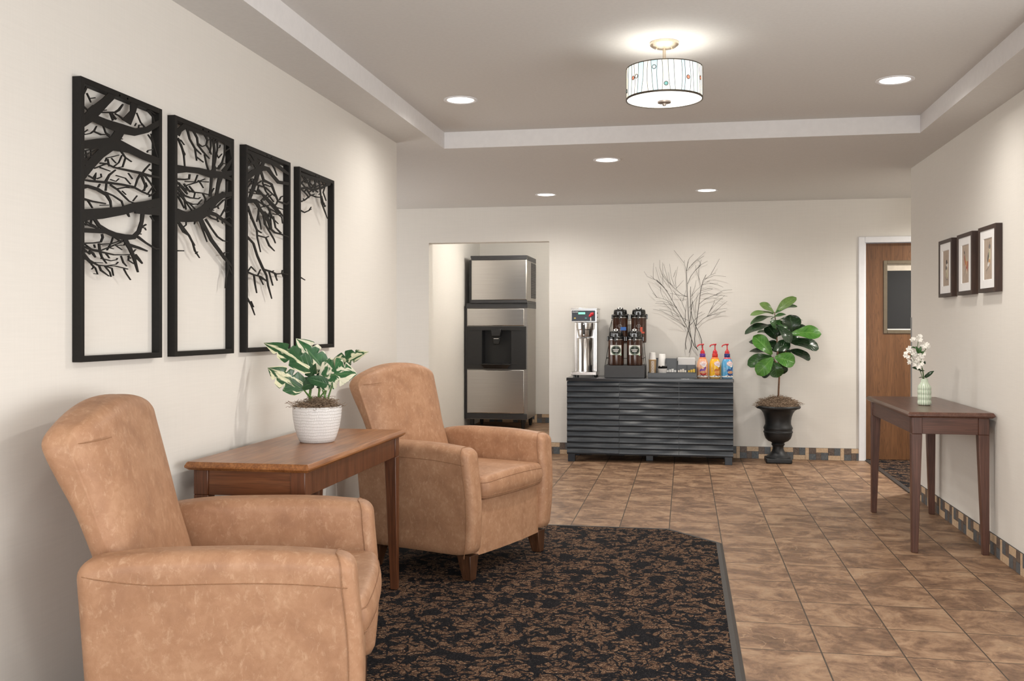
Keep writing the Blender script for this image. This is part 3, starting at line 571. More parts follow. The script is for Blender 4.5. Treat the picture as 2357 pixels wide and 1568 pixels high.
# drum pendant
pd = thing('drum_ceiling_lamp', 'semi-flush drum ceiling lamp with art glass shade on a brushed nickel stem', 'ceiling light', (-0.093, 4.472, TZ))
b = MB(); b.lathe([(0.0,-0.030),(0.022,-0.030),(0.040,-0.024),(0.055,-0.020),(0.060,-0.016),(0.065,-0.012),(0.065,0.0)], 40, caps=False)
cn = b.build('canopy', M['nickel'], pd)
for sx in (-1, 1): MB().sphere((0.036*sx*0.98, 0.036*sx*0.17, -0.029), 0.005, 6, 8).build('screw', M['nickel'], cn)
b = MB(); b.lathe([(0.0075,-0.03),(0.0075,-0.262)], 16); b.build('stem', M['nickel'], pd)
def shade_mat():
    m, nt, bs = NT('art_glass')
    at = nd(nt, 'ShaderNodeVertexColor', layer_name='glass')
    tr = nd(nt, 'ShaderNodeBsdfTranslucent'); mx = nd(nt, 'ShaderNodeMixShader'); mx.inputs[0].default_value = 0.45
    nt.links.new(at.outputs[0], bs.inputs['Base Color']); nt.links.new(at.outputs[0], tr.inputs[0]); nt.links.new(at.outputs[0], bs.inputs['Emission Color'])
    bs.inputs['Emission Strength'].default_value = 0.15; bs.inputs['Roughness'].default_value = 0.3
    nt.links.new(bs.outputs[0], mx.inputs[1]); nt.links.new(tr.outputs[0], mx.inputs[2]); nt.links.new(mx.outputs[0], nt.nodes['Material Output'].inputs[0])
    return m
RS = 0.1715; SB, ST = -0.259, -0.122     # shade radius, bottom, top
b = MB()
rnd = random.Random(5)
npan = 44
edges_t = []; edges_b = []
for k in range(npan):
    edges_t.append((k + rnd.uniform(-0.28,0.28))*2*math.pi/npan); edges_b.append((k + rnd.uniform(-0.28,0.28))*2*math.pi/npan)
lead = MB(); cols = []
bows = [rnd.uniform(-0.035, 0.035) for k in range(npan)]
palette = [(0.98,0.96,0.90),(1.0,0.98,0.95),(0.97,0.93,0.84),(0.50,0.74,0.86),(0.98,0.95,0.86),(0.72,0.86,0.93),(0.97,0.97,0.97),(0.95,0.88,0.74),(0.62,0.82,0.82)]
for k in range(npan):
    t0, t1 = edges_t[k], edges_t[(k+1) % npan] + (2*math.pi if k == npan-1 else 0)
    b0, b1 = edges_b[k], edges_b[(k+1) % npan] + (2*math.pi if k == npan-1 else 0)
    c = palette[rnd.randrange(len(palette))]
    nf = len(b.f)
    bw0, bw1 = bows[k], bows[(k+1) % npan]
    def edge(q, tt, bb, bw): return bb*(1-q)+tt*q + bw*math.sin(math.pi*q)
    def fn(u, v):
        a = edge(v, t0, b0, bw0)*(1-u)+edge(v, t1, b1, bw1)*u
        return (RS*math.cos(a), RS*math.sin(a), SB+(ST-SB)*v)
    b.grid(fn, 3, 8); cols += [c]*(len(b.f)-nf)
    lead.tube([((RS+0.0006)*math.cos(edge(q/8, t0, b0, bw0)), (RS+0.0006)*math.sin(edge(q/8, t0, b0, bw0)), SB+(ST-SB)*q/8) for q in range(9)], 0.0013, 5)
    if rnd.random() < 0.36:          # round jewels set between the panels
        q = rnd.uniform(0.2,0.85); a = edge(q, (t0+t1)/2, (b0+b1)/2, (bw0+bw1)/2); z = SB+(ST-SB)*q
        jr = 0.0088
        ring = [((RS+0.0012)*math.cos(a+jr/RS*math.cos(h)), (RS+0.0012)*math.sin(a+jr/RS*math.cos(h)), z+jr*math.sin(h)) for h in [2*math.pi*i/16 for i in range(16)]]
        lead.tube(ring, 0.0016, 5, True)
        nf = len(b.f); jc = rnd.choice([(0.99,0.98,0.95),(0.99,0.98,0.95),(0.90,0.34,0.22),(0.25,0.55,0.58)])
        b.add([((RS+0.0009)*math.cos(a), (RS+0.0009)*math.sin(a), z)]+[(x*0.9998, y*0.9998, zz) for x, y, zz in ring], [(0, 1+i, 1+(i+1) % 16) for i in range(16)]); cols += [jc]*16
sh = b.build('shade', shade_mat(), pd)
ca = sh.data.color_attributes.new('glass', 'FLOAT_COLOR', 'CORNER')
for p, c in zip(sh.data.polygons, cols):
    for li in p.loop_indices: ca.data[li].color = (*c, 1)
lead.build('leading', plain('dark_lead_lines', (0.06,0.055,0.05), 0.5), sh)
b = MB()
b.lathe([(RS+0.0025,SB-0.004),(RS+0.0025,SB+0.004),(RS-0.002,SB+0.004),(RS-0.002,SB-0.004),(RS+0.0025,SB-0.004)], 64, caps=False)
b.lathe([(RS+0.0015,ST-0.001),(RS+0.0015,ST+0.003),(RS-0.002,ST+0.003),(RS-0.002,ST-0.001),(RS+0.0015,ST-0.001)], 64, caps=False)
b.build('rim', plain('dark_rim_metal', (0.10,0.085,0.065), 0.4, 0.7), pd)
M['diff'] = em_mat('lamp_diffuser', (1.0, 0.975, 0.93), 1.6)
b = MB(); b.lathe([(0.0,SB-0.008),(0.09,SB-0.006),(RS-0.003,SB-0.001)], 64, caps=False); b.build('diffuser', M['diff'], pd)
b = MB(); b.lathe([(0.0,SB-0.030),(0.007,SB-0.030),(0.009,SB-0.024),(0.009,SB-0.019),(0.030,SB-0.017),(0.031,SB-0.010),(0.024,SB-0.007),(0.0,SB-0.006)], 32, caps=False); b.build('finial', plain('pewter_metal', (0.36,0.31,0.27), 0.4, 0.8), pd)
d = bpy.data.lights.new('drum_lamp_bulb', 'POINT'); d.energy = 1.5; d.color = (1.0, 0.945, 0.87); d.shadow_soft_size = 0.05
o = bpy.data.objects.new('drum_lamp_bulb', d); col.objects.link(o); o.parent = pd; o.location = (0, 0, SB+0.055)
d = bpy.data.lights.new('drum_lamp_downlight', 'SPOT'); d.energy = 58; d.color = (1.0, 0.945, 0.87); d.shadow_soft_size = 0.05; d.spot_size = R(172); d.spot_blend = 0.4
o = bpy.data.objects.new('drum_lamp_downlight', d); col.objects.link(o); o.parent = pd; o.location = (0, 0, SB-0.040)

# ------------------------------------------------------------------ wall art: four metal panels of one spreading tree
for k, (y0, lab) in enumerate(zip((2.665, 3.216, 3.79, 4.36),
        ('black metal wall panel with the thickest branches, leftmost and largest looking of four',
         'black metal wall panel second from the left, one thick limb crossing its middle',
         'black metal wall panel third from the left, filled with fine twigs over half its height',
         'black metal wall panel farthest right, nearly empty with few twigs at its top'))):
    W, H = 0.465, 0.872
    t = thing('wall_art_panel', lab, 'wall art', (XL, y0, 1.143), 0, 'four part branch wall art')
    b = MB(); fw = 0.0185; x0, x1 = 0.0005, 0.0305
    b.box(x0, x1, 0, fw, 0, H); b.box(x0, x1, W-fw, W, 0, H); b.box(x0, x1, fw, W-fw, 0, fw); b.box(x0, x1, fw, W-fw, H-fw, H)
    fr = b.build('frame', M['black_metal'], t, bevel=0.0012)
    b = MB()
    for yy in (0.205, 0.250):
        s = len(b.v); b.lathe([(0.0,0.0),(0.0035,0.0),(0.0035,0.0006)], 10, caps=False)
        b.move(Matrix.Translation((x1, yy, H-0.012)) @ Matrix.Rotation(R(90),4,'Y'), s)
    b.build('screw_hole', M['pit'], fr)
    b = MB()
    for bi, br in enumerate(ART[k].split(';')):
        q = [float(a)/1000 for a in br.split()]
        n = len(q)//4; xa, xb = 0.0262, 0.0297+0.000012*bi
        v = []
        for i in range(n):
            yl, zl, yr, zr = q[4*i:4*i+4]
            v += [(xb,yl,zl),(xb,yr,zr),(xa,yr,zr),(xa,yl,zl)]
        f = [(3,2,1,0),(4*n-4,4*n-3,4*n-2,4*n-1)]
        for i in range(n-1):
            for j in range(4): f.append((4*i+j, 4*i+(j+1)%4, 4*i+4+(j+1)%4, 4*i+4+j))
        b.add(v, f)
    o = b.build('branches', M['black_metal'], t, smooth=0)
    bm = bmesh.new(); bm.from_mesh(o.data); bmesh.ops.recalc_face_normals(bm, faces=bm.faces); bm.to_mesh(o.data); bm.free()

# ------------------------------------------------------------------ armchairs
def ring(x0, x1, y0, y1, rc, nx=8, ny=8, nc=5):
    # starts at the middle of +x side ... symmetric so that i and N-1-i mirror in y about the middle
    rc = min(rc, (x1-x0)/2*0.98, (y1-y0)/2*0.98)
    pts = []
    ym = (y0+y1)/2
    for i in range(ny//2): pts.append((x1, ym+(y1-rc-ym)*(i+0.5)/(ny/2)))
    for i in range(nc+1):
        a = math.pi/2*i/nc; pts.append((x1-rc+rc*math.cos(a), y1-rc+rc*math.sin(a)))
    for i in range(1, nx): pts.append((x1-rc+(x0+rc-x1+rc)*i/nx, y1))
    for i in range(nc+1):
        a = math.pi/2+math.pi/2*i/nc; pts.append((x0+rc+rc*math.cos(a), y1-rc+rc*math.sin(a)))
    for i in range(ny//2): pts.append((x0, y1-rc+(ym-y1+rc)*(i+0.5)/(ny/2)))
    m = [(x, 2*ym-y) for x, y in reversed(pts)]
    return pts + m
def block(b, sec, ztop, z0, lev, rt, warp=None, rb=0.0):
    """soft upholstered block: sec(t) gives (x0,x1,y0,y1,rc) at height fraction t, ztop(x,y) the crown; rounded top edge rt, bottom edge rb"""
    rows = []
    def put(t, inset, dz=None):
        x0, x1, y0, y1, rc = sec(t)
        return [(x, y) for x, y in ring(x0+inset, x1-inset, y0+inset, y1-inset, max(0.004, rc-inset*0.6))]
    if rb:
        for i in range(3):
            a = math.pi/2*i/3
            rows.append([(x, y, z0+rb-rb*math.cos(a)*1.0) for x, y in put(0, rb*(1-math.sin(a)))])
    for i in range(lev+1):
        t = i/lev
        r_ = put(t, 0)
        rows.append([(x, y, z0+rb+(ztop(x,y)-rt-z0-rb)*t) for x, y in r_])
    for i in range(1, 6):
        a = math.pi/2*i/5
        r_ = put(1, rt*(1-math.cos(a)))
        rows.append([(x, y, ztop(x,y)-rt+rt*math.sin(a)) for x, y in r_])
    N = len(rows[0]); v = []; f = []
    for r_ in rows: v += [warp(*p) if warp else p for p in r_]
    for i in range(len(rows)-1):
        for j in range(N):
            f.append((i*N+j, i*N+(j+1) % N, (i+1)*N+(j+1) % N, (i+1)*N+j))
    L = (len(rows)-1)*N
    cx = sum(p[0] for p in rows[-1])/N; cy = sum(p[1] for p in rows[-1])/N
    for k in (0.72, 0.42, 0.16):
        r_ = [(cx+(x-cx)*k, cy+(y-cy)*k) for x, y, z in rows[-1]]
        r_ = [(x, y, ztop(x, y)) for x, y in r_]
        o = len(v); v += [warp(*p) if warp else p for p in r_]
        for j in range(N): f.append((L+j, L+(j+1) % N, o+(j+1) % N, o+j))
        L = o
    f.append(tuple(L+j for j in range(N)))
    f.append(tuple(range(N-1, -1, -1)))
    b.add(v, f)
    return rows, N
def seam(pts, r, parent):
    MB().tube(pts, r, 5).build('seam', M['seam'], parent)
def make_chair(label, loc, rz):
    t = thing('armchair', label, 'armchair', loc, rz, 'pair of tan leather armchairs')
    L = M['leather']
    # back: raked, rolled outward at the top, arched crown
    rear = [(0.10,-0.300),(0.32,-0.306),(0.61,-0.330),(0.80,-0.385),(0.89,-0.424),(0.96,-0.452),(1.0,-0.466),(1.08,-0.466)]
    front = [(0.10,-0.19),(0.50,-0.205),(0.60,-0.218),(0.75,-0.250),(0.90,-0.286),(1.0,-0.312),(1.08,-0.332)]
    def ip(tab, z):
        for (a, p), (c, q) in zip(tab, tab[1:]):
            if z <= c: return p+(q-p)*max(0, (z-a))/(c-a)
        return tab[-1][1]
    def wid(z): return 0.302+0.048*max(0, min(1, (z-0.55)/0.45))
    def sec(tt):
        z = 0.115+(1.0-0.115)*tt
        return (ip(rear, z), ip(front, z), -wid(z), wid(z), 0.038)
    def pillow(x, y, z):
        # the face is a cushion: deepest in the middle, thin towards the side edges
        xr, xf = ip(rear, z), ip(front, z); q = (x-xr)/max(1e-4, xf-xr)
        k = min(1, abs(y)/wid(z)); up = max(0, min(1, (z-0.50)/0.2))
        return (xr+(x-xr)*(1-(0.62*k**6.0)*up*max(0, min(1, q))), y, z)
    b = MB(); rows, N = block(b, sec, lambda x, y: 1.041-0.070*(abs(y)/0.335)**2.2, 0.115, 14, 0.050, warp=pillow)
    bk = b.build('backrest', L, t, smooth=60, subsurf=1)
    # seam round the face of the back
    nq = len(rows)
    def face(y, z):
        return ip(front, z) - (ip(front, z)-ip(rear, z))*0.62*min(1, abs(y)/wid(z))**6.0*max(0, min(1, (z-0.50)/0.2))
    seam([(face(y, 0.935)-0.0004-0.010*max(0, (-y-0.318)/0.02), y, 0.935+0.10*(0.325+y)) for y in [-0.334+0.008*i for i in range(12)]], 0.0014, bk)
    seam([(face(-0.985*wid(z), z)-0.012, -(wid(z)-0.004), z) for z in [0.62+0.02*i for i in range(17)]], 0.0013, bk)
    # arms
    for sy in (-1, 1):
        def asec(tt, sy=sy):
            fl = 0.030*tt**1.6
            th = 0.110+0.016*tt**2
            yo = 0.418+fl
            y0, y1 = (yo-th, yo) if sy > 0 else (-yo, -yo+th)
            return (-0.318-0.022*tt, 0.362+0.018*math.sin(math.pi*min(1, tt*1.05)), y0, y1, 0.036)
        def atop(x, y):
            return 0.668 - 0.024*max(0, (x-0.05)/0.32)**2.0 - 0.022*max(0, (-x-0.16)/0.18)**1.5
        b = MB(); rows, N = block(b, asec, atop, 0.115, 10, 0.040)
        am = b.build('armrest', L, t, smooth=60, subsurf=1)
        s = MB()
        # seam on the outer side under the roll, and round the front facing
        yo = lambda r_, x: min(r_, key=lambda p: abs(p[0]-x)+0.6*abs(p[1]-sy*0.5))
        pts = []
        for x in [-0.318+0.033*i for i in range(21)]:
            up = max(0, (-0.14-x)/0.18)           # the seam climbs to the top of the arm at the back
            tq = 0.925+0.085*min(1, up**1.6)
            pts.append((x, sy*(0.418+0.030*tq**1.6+0.0006)-sy*max(0, -0.30-x)*0.3, 0.115+(atop(x, 0)-0.040-0.115)*tq))
        seam(pts, 0.0015, am)
        base_r = rows[5]
        io = min(range(N), key=lambda i: abs(base_r[i][0]-0.345)*1.5+abs(base_r[i][1]-sy*0.5))
        ii = min(range(N), key=lambda i: abs(base_r[i][0]-0.345)*1.5+abs(base_r[i][1]-sy*0.2))
        fp = [r_[io] for r_ in rows] + [r_[ii] for r_ in reversed(rows[6:])]
        seam([(x, y+(0.0012 if abs(y) > 0.37 else -0.0012)*sy, z+0.0006) for x, y, z in fp], 0.0016, am)
    # base under the seat
    b = MB(); block(b, lambda q: (-0.28, 0.338, -0.318, 0.318, 0.012), lambda x, y: 0.385, 0.115, 3, 0.01, warp=lambda x, y, z: (x+(0.014*(1-(y/0.318)**2) if x > 0.2 else 0), y, z))
    b.build('base', L, t, smooth=50)
    # seat cushion, crowned and bowed at the front
    b = MB()
    def cw(x, y, z):
        bow = 0.020*(1-(y/0.30)**2) if x > 0.1 else 0
        return (x+bow, y, z+0.016*max(0, 1-(y/0.305)**2)*(1 if z > 0.45 else 0))
    rows, N = block(b, lambda q: (-0.24, 0.376+0.010*math.sin(math.pi*q), -0.304, 0.304, 0.045), lambda x, y: 0.500, 0.385, 4, 0.030, warp=cw, rb=0.022)
    cu = b.build('seat_cushion', L, t, smooth=60, subsurf=1)
    s = MB()
    for lvl, dx in ((3, 0.0), (7, 0.001)):
        pts = [cw(*p) for p in rows[lvl] if p[0] > 0.30]
        pts.sort(key=lambda p: p[1])
        seam([(x+0.0015, y, z) for x, y, z in pts], 0.0018, cu)
    for sx in (-1, 1):
        for sy in (-1, 1):
            cx, cy = (0.300 if sx > 0 else -0.250), 0.345*sy
            b = MB(); b.frustum((cx+0.014*sx, cy+0.006*sy, 0.0), (0.024, 0.024), (cx, cy, 0.122), (0.040, 0.040))
            b.build('leg', M['darkleg'], t, bevel=0.003)
    return t
CZ = 0.0095
make_chair('tan leather armchair closest to the camera, cut by the lower left picture edge', (-1.298, 2.710, CZ), R(15))
make_chair('tan leather armchair behind the side table, all of it but its rear in view', (-1.216, 5.073, CZ), R(-20))

# ------------------------------------------------------------------ side tables
def make_table(name, label, loc, wx, ly, h, mt, ml, mx, mlong):
    # origin at the centre on the floor, long side along y
    t = thing(name, label, 'side table', loc, 0, 'matching wooden side tables')
    b = MB(); hx, hy = wx/2, ly/2
    prof = [(-0.012, h-0.030), (-0.0, h-0.020), (0.0, h-0.014), (-0.006, h-0.003), (-0.009, h)]
    v = []; 
    for o, z in prof:
        for sx, sy in ((-1,-1),(1,-1),(1,1),(-1,1)): v.append((sx*(hx+o), sy*(hy+o), z))
    f = [(3,2,1,0), tuple(4*(len(prof)-1)+i for i in range(4))]
    for i in range(len(prof)-1):
        for j in range(4): f.append((4*i+j, 4*i+(j+1)%4, 4*i+4+(j+1)%4, 4*i+4+j))
    b.add(v, f); b.build('tabletop', mt, t, smooth=20)
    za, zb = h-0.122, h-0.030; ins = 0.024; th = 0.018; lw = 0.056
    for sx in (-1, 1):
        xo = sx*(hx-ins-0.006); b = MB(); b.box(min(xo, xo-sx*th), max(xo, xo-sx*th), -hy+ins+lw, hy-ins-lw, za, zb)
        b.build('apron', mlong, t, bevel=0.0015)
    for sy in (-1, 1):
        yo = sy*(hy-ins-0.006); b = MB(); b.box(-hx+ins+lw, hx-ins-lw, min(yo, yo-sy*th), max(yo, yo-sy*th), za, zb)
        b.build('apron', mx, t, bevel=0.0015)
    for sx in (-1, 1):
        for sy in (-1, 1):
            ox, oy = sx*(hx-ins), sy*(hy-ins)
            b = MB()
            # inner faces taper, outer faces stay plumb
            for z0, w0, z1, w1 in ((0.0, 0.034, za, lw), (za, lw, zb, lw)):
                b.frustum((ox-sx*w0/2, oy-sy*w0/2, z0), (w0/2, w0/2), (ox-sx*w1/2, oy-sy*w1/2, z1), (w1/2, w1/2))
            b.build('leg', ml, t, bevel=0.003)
    return t
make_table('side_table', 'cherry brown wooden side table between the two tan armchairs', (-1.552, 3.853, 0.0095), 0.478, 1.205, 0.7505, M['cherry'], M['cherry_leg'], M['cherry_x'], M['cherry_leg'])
make_table('console_table', 'dark brown wooden console table against the right wall', (1.436, 6.262, 0.0), 0.450, 1.255, 0.780, M['walnut'], M['walnut_leg'], M['walnut_x'], M['walnut'])

# ------------------------------------------------------------------ ice machine
im = thing('ice_machine', 'tall stainless steel ice machine with black dispenser bay in the alcove', 'ice machine', (-2.62, 11.50, 0))
W = 0.75; D = 0.68
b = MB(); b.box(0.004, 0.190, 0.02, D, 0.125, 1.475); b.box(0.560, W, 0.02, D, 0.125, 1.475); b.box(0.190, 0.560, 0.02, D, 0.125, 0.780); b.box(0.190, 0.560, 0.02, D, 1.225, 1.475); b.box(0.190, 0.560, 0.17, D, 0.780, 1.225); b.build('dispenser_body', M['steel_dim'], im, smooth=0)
b = MB(); b.box(-0.03, 0.004, 0.03, D-0.06, 0.125, 1.50); b.box(0.0, W-0.004, -0.002, 0.02, 0.13, 0.195); b.box(0.0, W-0.004, -0.004, 0.02, 1.475, 1.535); b.box(W-0.004, W+0.004, 0.0, D, 1.475, 1.535); b.box(0.0, W-0.004, 0.02, D, 1.475, 1.53)  # front and side bands, and a dark strip along the left side
b.build('black_strips', M['dark_plastic'], im, bevel=0.004)
b = MB(); b.box(0.010, W-0.035, -0.012, 0.02, 0.20, 0.728); b.build('lower_door', M['steel'], im, bevel=0.010, seg=3)
b = MB(); b.box(0.012, W-0.035, -0.012, 0.02, 1.258, 1.470); b.build('upper_panel', M['steel'], im, bevel=0.010, seg=3)
b = MB()
b.box(0.006, 0.195, -0.012, 0.02, 0.735, 1.252); b.box(0.555, W-0.012, -0.012, 0.02, 0.735, 1.252); b.box(0.195, 0.555, -0.012, 0.02, 1.205, 1.252); b.box(0.195, 0.555, -0.012, 0.02, 0.735, 0.80)
b.box(0.03, 0.20, -0.017, -0.012, 1.200, 1.207); b.box(0.55, 0.70, -0.017, -0.012, 1.200, 1.207)
b.box(0.03, 0.20, -0.017, -0.012, 0.792, 0.798); b.box(0.55, 0.70, -0.017, -0.012, 0.792, 0.798)
bay = b.build('dispenser_front', M['black_plastic'], im, bevel=0.002)
b = MB(); b.box(0.191, 0.559, 0.160, 0.169, 0.781, 1.224); b.box(0.191, 0.197, 0.0, 0.160, 0.781, 1.224); b.box(0.553, 0.559, 0.0, 0.160, 0.781, 1.224); b.box(0.197, 0.553, 0.0, 0.160, 0.781, 0.803); b.box(0.197, 0.553, 0.0, 0.160, 1.204, 1.224); b.build('recess', M['pit'], bay, smooth=0)
b = MB(); b.frustum((0.375,-0.020,1.135),(0.052,0.030),(0.375,-0.020,1.222),(0.064,0.030)); b.build('chute', M['black_plastic'], im, bevel=0.006)
b = MB(); b.frustum((0.375,-0.012,1.035),(0.034,0.012),(0.375,-0.010,1.125),(0.050,0.016)); b.build('push_lever', M['pit'], im, bevel=0.006)
b = MB(); b.box(0.345, 0.405, -0.0295, -0.026, 1.102, 1.108); b.build('lever_mark', M['paper'], im, smooth=0)
b = MB(); b.frustum((0.375,-0.025,0.745),(0.14,0.045),(0.375,-0.032,0.795),(0.182,0.058)); b.build('drip_tray', M['gloss_black'], im, bevel=0.004)
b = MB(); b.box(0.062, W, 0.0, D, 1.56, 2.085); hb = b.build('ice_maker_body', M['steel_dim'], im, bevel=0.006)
b = MB(); b.box(0.070, W-0.004, -0.026, 0.0, 1.572, 2.058); b.build('ice_maker_door', M['steel'], im, bevel=0.008, seg=3)
b = MB(); b.box(0.058, W+0.003, -0.028, D, 2.085, 2.108); b.box(0.064, W-0.002, -0.028, 0.0, 2.058, 2.085); b.box(W, W+0.003, 0.01, D, 2.05, 2.085); b.box(0.056, W+0.003, -0.026, D, 1.536, 1.56); b.box(0.03, 0.062, 0.02, D-0.1, 1.536, 2.06); b.box(0.064, W-0.002, -0.024, 0.0, 1.56, 1.572)  # lid, bands, and a dark strip along the left side
b.build('lid', M['dark_plastic'], im, bevel=0.003)
b = MB(); b.box(W, W+0.002, 0.30, D-0.01, 1.60, 2.04); b.mat(1)
for i in range(20):
    z = 1.612+i*0.0212; b.add([(W+0.002,0.31,z),(W+0.002,D-0.02,z),(W+0.009,D-0.02,z+0.006),(W+0.009,0.31,z+0.006),(W+0.002,0.31,z+0.003),(W+0.002,D-0.02,z+0.003),(W+0.009,D-0.02,z+0.009),(W+0.009,0.31,z+0.009)],[(3,2,1,0),(4,5,6,7),(0,1,5,4),(1,2,6,5),(2,3,7,6),(3,0,4,7)])
b.build('vent', [M['pit'], M['dark_plastic']], hb, smooth=0)
for x, y in ((0.06,0.06),(W-0.06,0.06),(0.06,D-0.06),(W-0.06,D-0.06)):
    b = MB(); b.lathe([(0.016,0.0),(0.018,0.02),(0.024,0.04),(0.026,0.13)], 16, (x,y,0)); b.build('leg', M['black_plastic'], im)

# ------------------------------------------------------------------ coffee sideboard
CT = 0.778
sb = thing('sideboard', 'charcoal sideboard with three rippled doors holding the coffee station', 'sideboard', (-0.325, 9.17, 0))
hw = 0.757
b = MB(); b.box(-hw, hw, -0.262, 0.262, CT-0.030, CT); b.build('countertop', M['cab_top'], sb, bevel=0.004)
b = MB(); b.box(-hw+0.014, hw-0.014, -0.228, 0.255, 0.082, CT-0.030); b.build('body', M['cab'], sb, bevel=0.002)
dx = [(-hw+0.004, -hw+0.004+0.480), (-hw+0.488, -hw+0.488+0.538), (-hw+1.030, hw-0.004)]
NL = 13; ZB, ZT2 = 0.068, CT-0.034
for di, (xa, xb) in enumerate(dx):
    def fn(u, v):
        # v from the bottom to the top in NL louvres
        q = v*NL; i = min(NL-1, int(q)); t = q-i
        x = xa+(xb-xa)*u
        ph = math.sin(2*math.pi*(x*2.1+0.5*(i % 2))+di*0.7)
        A = 0.013+0.0016*ph
        k = 0.30+0.04*ph            # share of the row taken by the rolled lower edge
        if t < k:
            y = A*math.sin(math.pi/2*t/k)
        else:
            y = A*(1-((t-k)/(1-k))**1.15)
        return (x, -0.234-y, ZB+(ZT2-ZB)*v)
    b = MB(); b.grid(fn, 44, NL*10)
    b.box(xa, xb, -0.2345, -0.2285, ZB, ZT2)
    for xe in (xa, xb):   # closed edges of the rippled face
        u = 0.0 if xe == xa else 1.0
        v = []; 
        for j in range(NL*10+1):
            p = fn(u, j/(NL*10)); v += [p, (xe, -0.229, p[2])]
        b.add(v, [(2*j, 2*j+1, 2*j+3, 2*j+2) for j in range(NL*10)])
    b.build('door', M['cab'], sb, smooth=50)
for x, y in ((-hw+0.045,-0.205),(hw-0.045,-0.205),(-hw+0.045,0.22),(hw-0.045,0.22),(0.0,-0.04)):
    b = MB(); b.box(x-0.033, x+0.033, y-0.033, y+0.033, 0.0, 0.083); b.build('leg', M['cab'], sb, bevel=0.003)

# ------------------------------------------------------------------ helpers for curved labels
def wrap(b, verts, faces, rfun, a0, z0, eps=0.0006, c=(0,0)):
    """lay flat 2D verts (s right, t up) on a body of revolution around c facing -y (angle a0 turns it)"""
    out = []
    for p in verts:
        z = z0+p[1]; r = rfun(z)+eps; a = -math.pi/2+a0+p[0]/max(r, 1e-4)
        out.append((c[0]+r*math.cos(a), c[1]+r*math.sin(a), z))
    b.add(out, faces)
def ell(rx, rz, n=28, k=4, cx=0, cz=0, inner=0.0):
    v = []; f = []
    for i in range(k+1):
        q = inner+(1-inner)*i/k
        for j in range(n): v.append((cx+rx*q*math.cos(2*math.pi*j/n), cz+rz*q*math.sin(2*math.pi*j/n)))
    for i in range(k):
        for j in range(n): f.append((i*n+j, i*n+(j+1)%n, (i+1)*n+(j+1)%n, (i+1)*n+j))
    return v, f
def rec(x0, x1, z0, z1, nx=8, nz=4):
    v = [(x0+(x1-x0)*i/nx, z0+(z1-z0)*j/nz) for i in range(nx+1) for j in range(nz+1)]
    f = [(i*(nz+1)+j, (i+1)*(nz+1)+j, (i+1)*(nz+1)+j+1, i*(nz+1)+j+1) for i in range(nx) for j in range(nz)]
    return v, f
def stroke(pts, w):
    v = []; f = []
    for i, p in enumerate(pts):
        q0 = Vector(pts[max(i-1,0)]); q1 = Vector(pts[min(i+1,len(pts)-1)]); d = (q1-q0).normalized(); n = Vector((-d[1], d[0]))
        ww = w if not hasattr(w, '__len__') else w[i]
        v += [tuple(Vector(p)+n*ww/2), tuple(Vector(p)-n*ww/2)]
    f = [(2*i, 2*i+1, 2*i+3, 2*i+2) for i in range(len(pts)-1)]
    return v, f

# ------------------------------------------------------------------ coffee brewer and its server
def flatm(name, c, rough=0.45, **k): return plain(name, c, rough, var=0.03, **k)
M['red'] = flatm('red_plastic', (0.52, 0.02, 0.03), 0.25); M['panel'] = flatm('navy_grey_panel', (0.028, 0.036, 0.050), 0.35)
M['lettering'] = flatm('pale_lettering', (0.75,0.76,0.78)); M['gold'] = flatm('amber_button', (0.62,0.48,0.12)); M['teal'] = flatm('teal_button', (0.10,0.33,0.33))
br = thing('coffee_brewer', 'stainless coffee brewer with green display on the left end of the sideboard', 'coffee maker', (-0.932, 9.19, CT))
b = MB(); b.box(-0.118, 0.118, -0.165, 0.165, 0.018, 0.048); b.build('base_plate', M['steel_v'], br, bevel=0.003)
for x in (-0.09, 0.09):
    for y in (-0.13, 0.13):
        b = MB(); b.lathe([(0.014,0.0),(0.014,0.014),(0.009,0.019)], 14, (x,y,0)); b.build('foot', M['gloss_black'], br)
b = MB(); b.box(-0.102, 0.112, 0.030, 0.165, 0.048, 0.515); b.box(-0.102, -0.080, -0.02, 0.030, 0.048, 0.515); b.box(0.090, 0.112, -0.02, 0.030, 0.048, 0.515)
b.build('column', M['steel_v'], br, bevel=0.003)
b = MB(); b.box(-0.116, 0.122, -0.165, 0.168, 0.516, 0.638); b.box(-0.121, 0.127, -0.170, 0.173, 0.638, 0.646); hd = b.build('head', M['steel_v'], br, bevel=0.002)
for z in (0.600, 0.560):
    b = MB(); b.lathe([(0.0,0.004),(0.006,0.003),(0.006,0.0)], 12, caps=False); b.move(Matrix.Translation((0.122, -0.10, z)) @ Matrix.Rotation(R(90),4,'Y')); b.build('side_bolt', M['gloss_black'], hd)
b = MB(); b.box(-0.112, 0.108, -0.169, -0.165, 0.523, 0.624); cpn = b.build('control_panel', M['panel'], br, bevel=0.001)
b = MB(); b.box(-0.050, 0.014, -0.1715, -0.169, 0.588, 0.607); b.build('display', em_mat('green_display', (0.22, 0.80, 0.50), 0.75), cpn, smooth=0)
b = MB(); v, f = text_faces('Curtis', 0.021); 
sh_ = [(p[0]*1.0+p[1]*0.25-0.078, -0.1702, 0.610+p[1]) for p in v]; b.add(sh_, f); b.build('brand_lettering', M['lettering'], cpn, smooth=0)
for nm, mt, x, z in (('power_button', M['gold'], -0.082, 0.552), ('brew_button', M['teal'], 0.020, 0.552)):
    s = MB(); v, f = ell(0.010, 0.006); s.add([(p[0]+x, -0.1705, p[1]+z) for p in v], f); s.build(nm, mt, cpn, smooth=0)
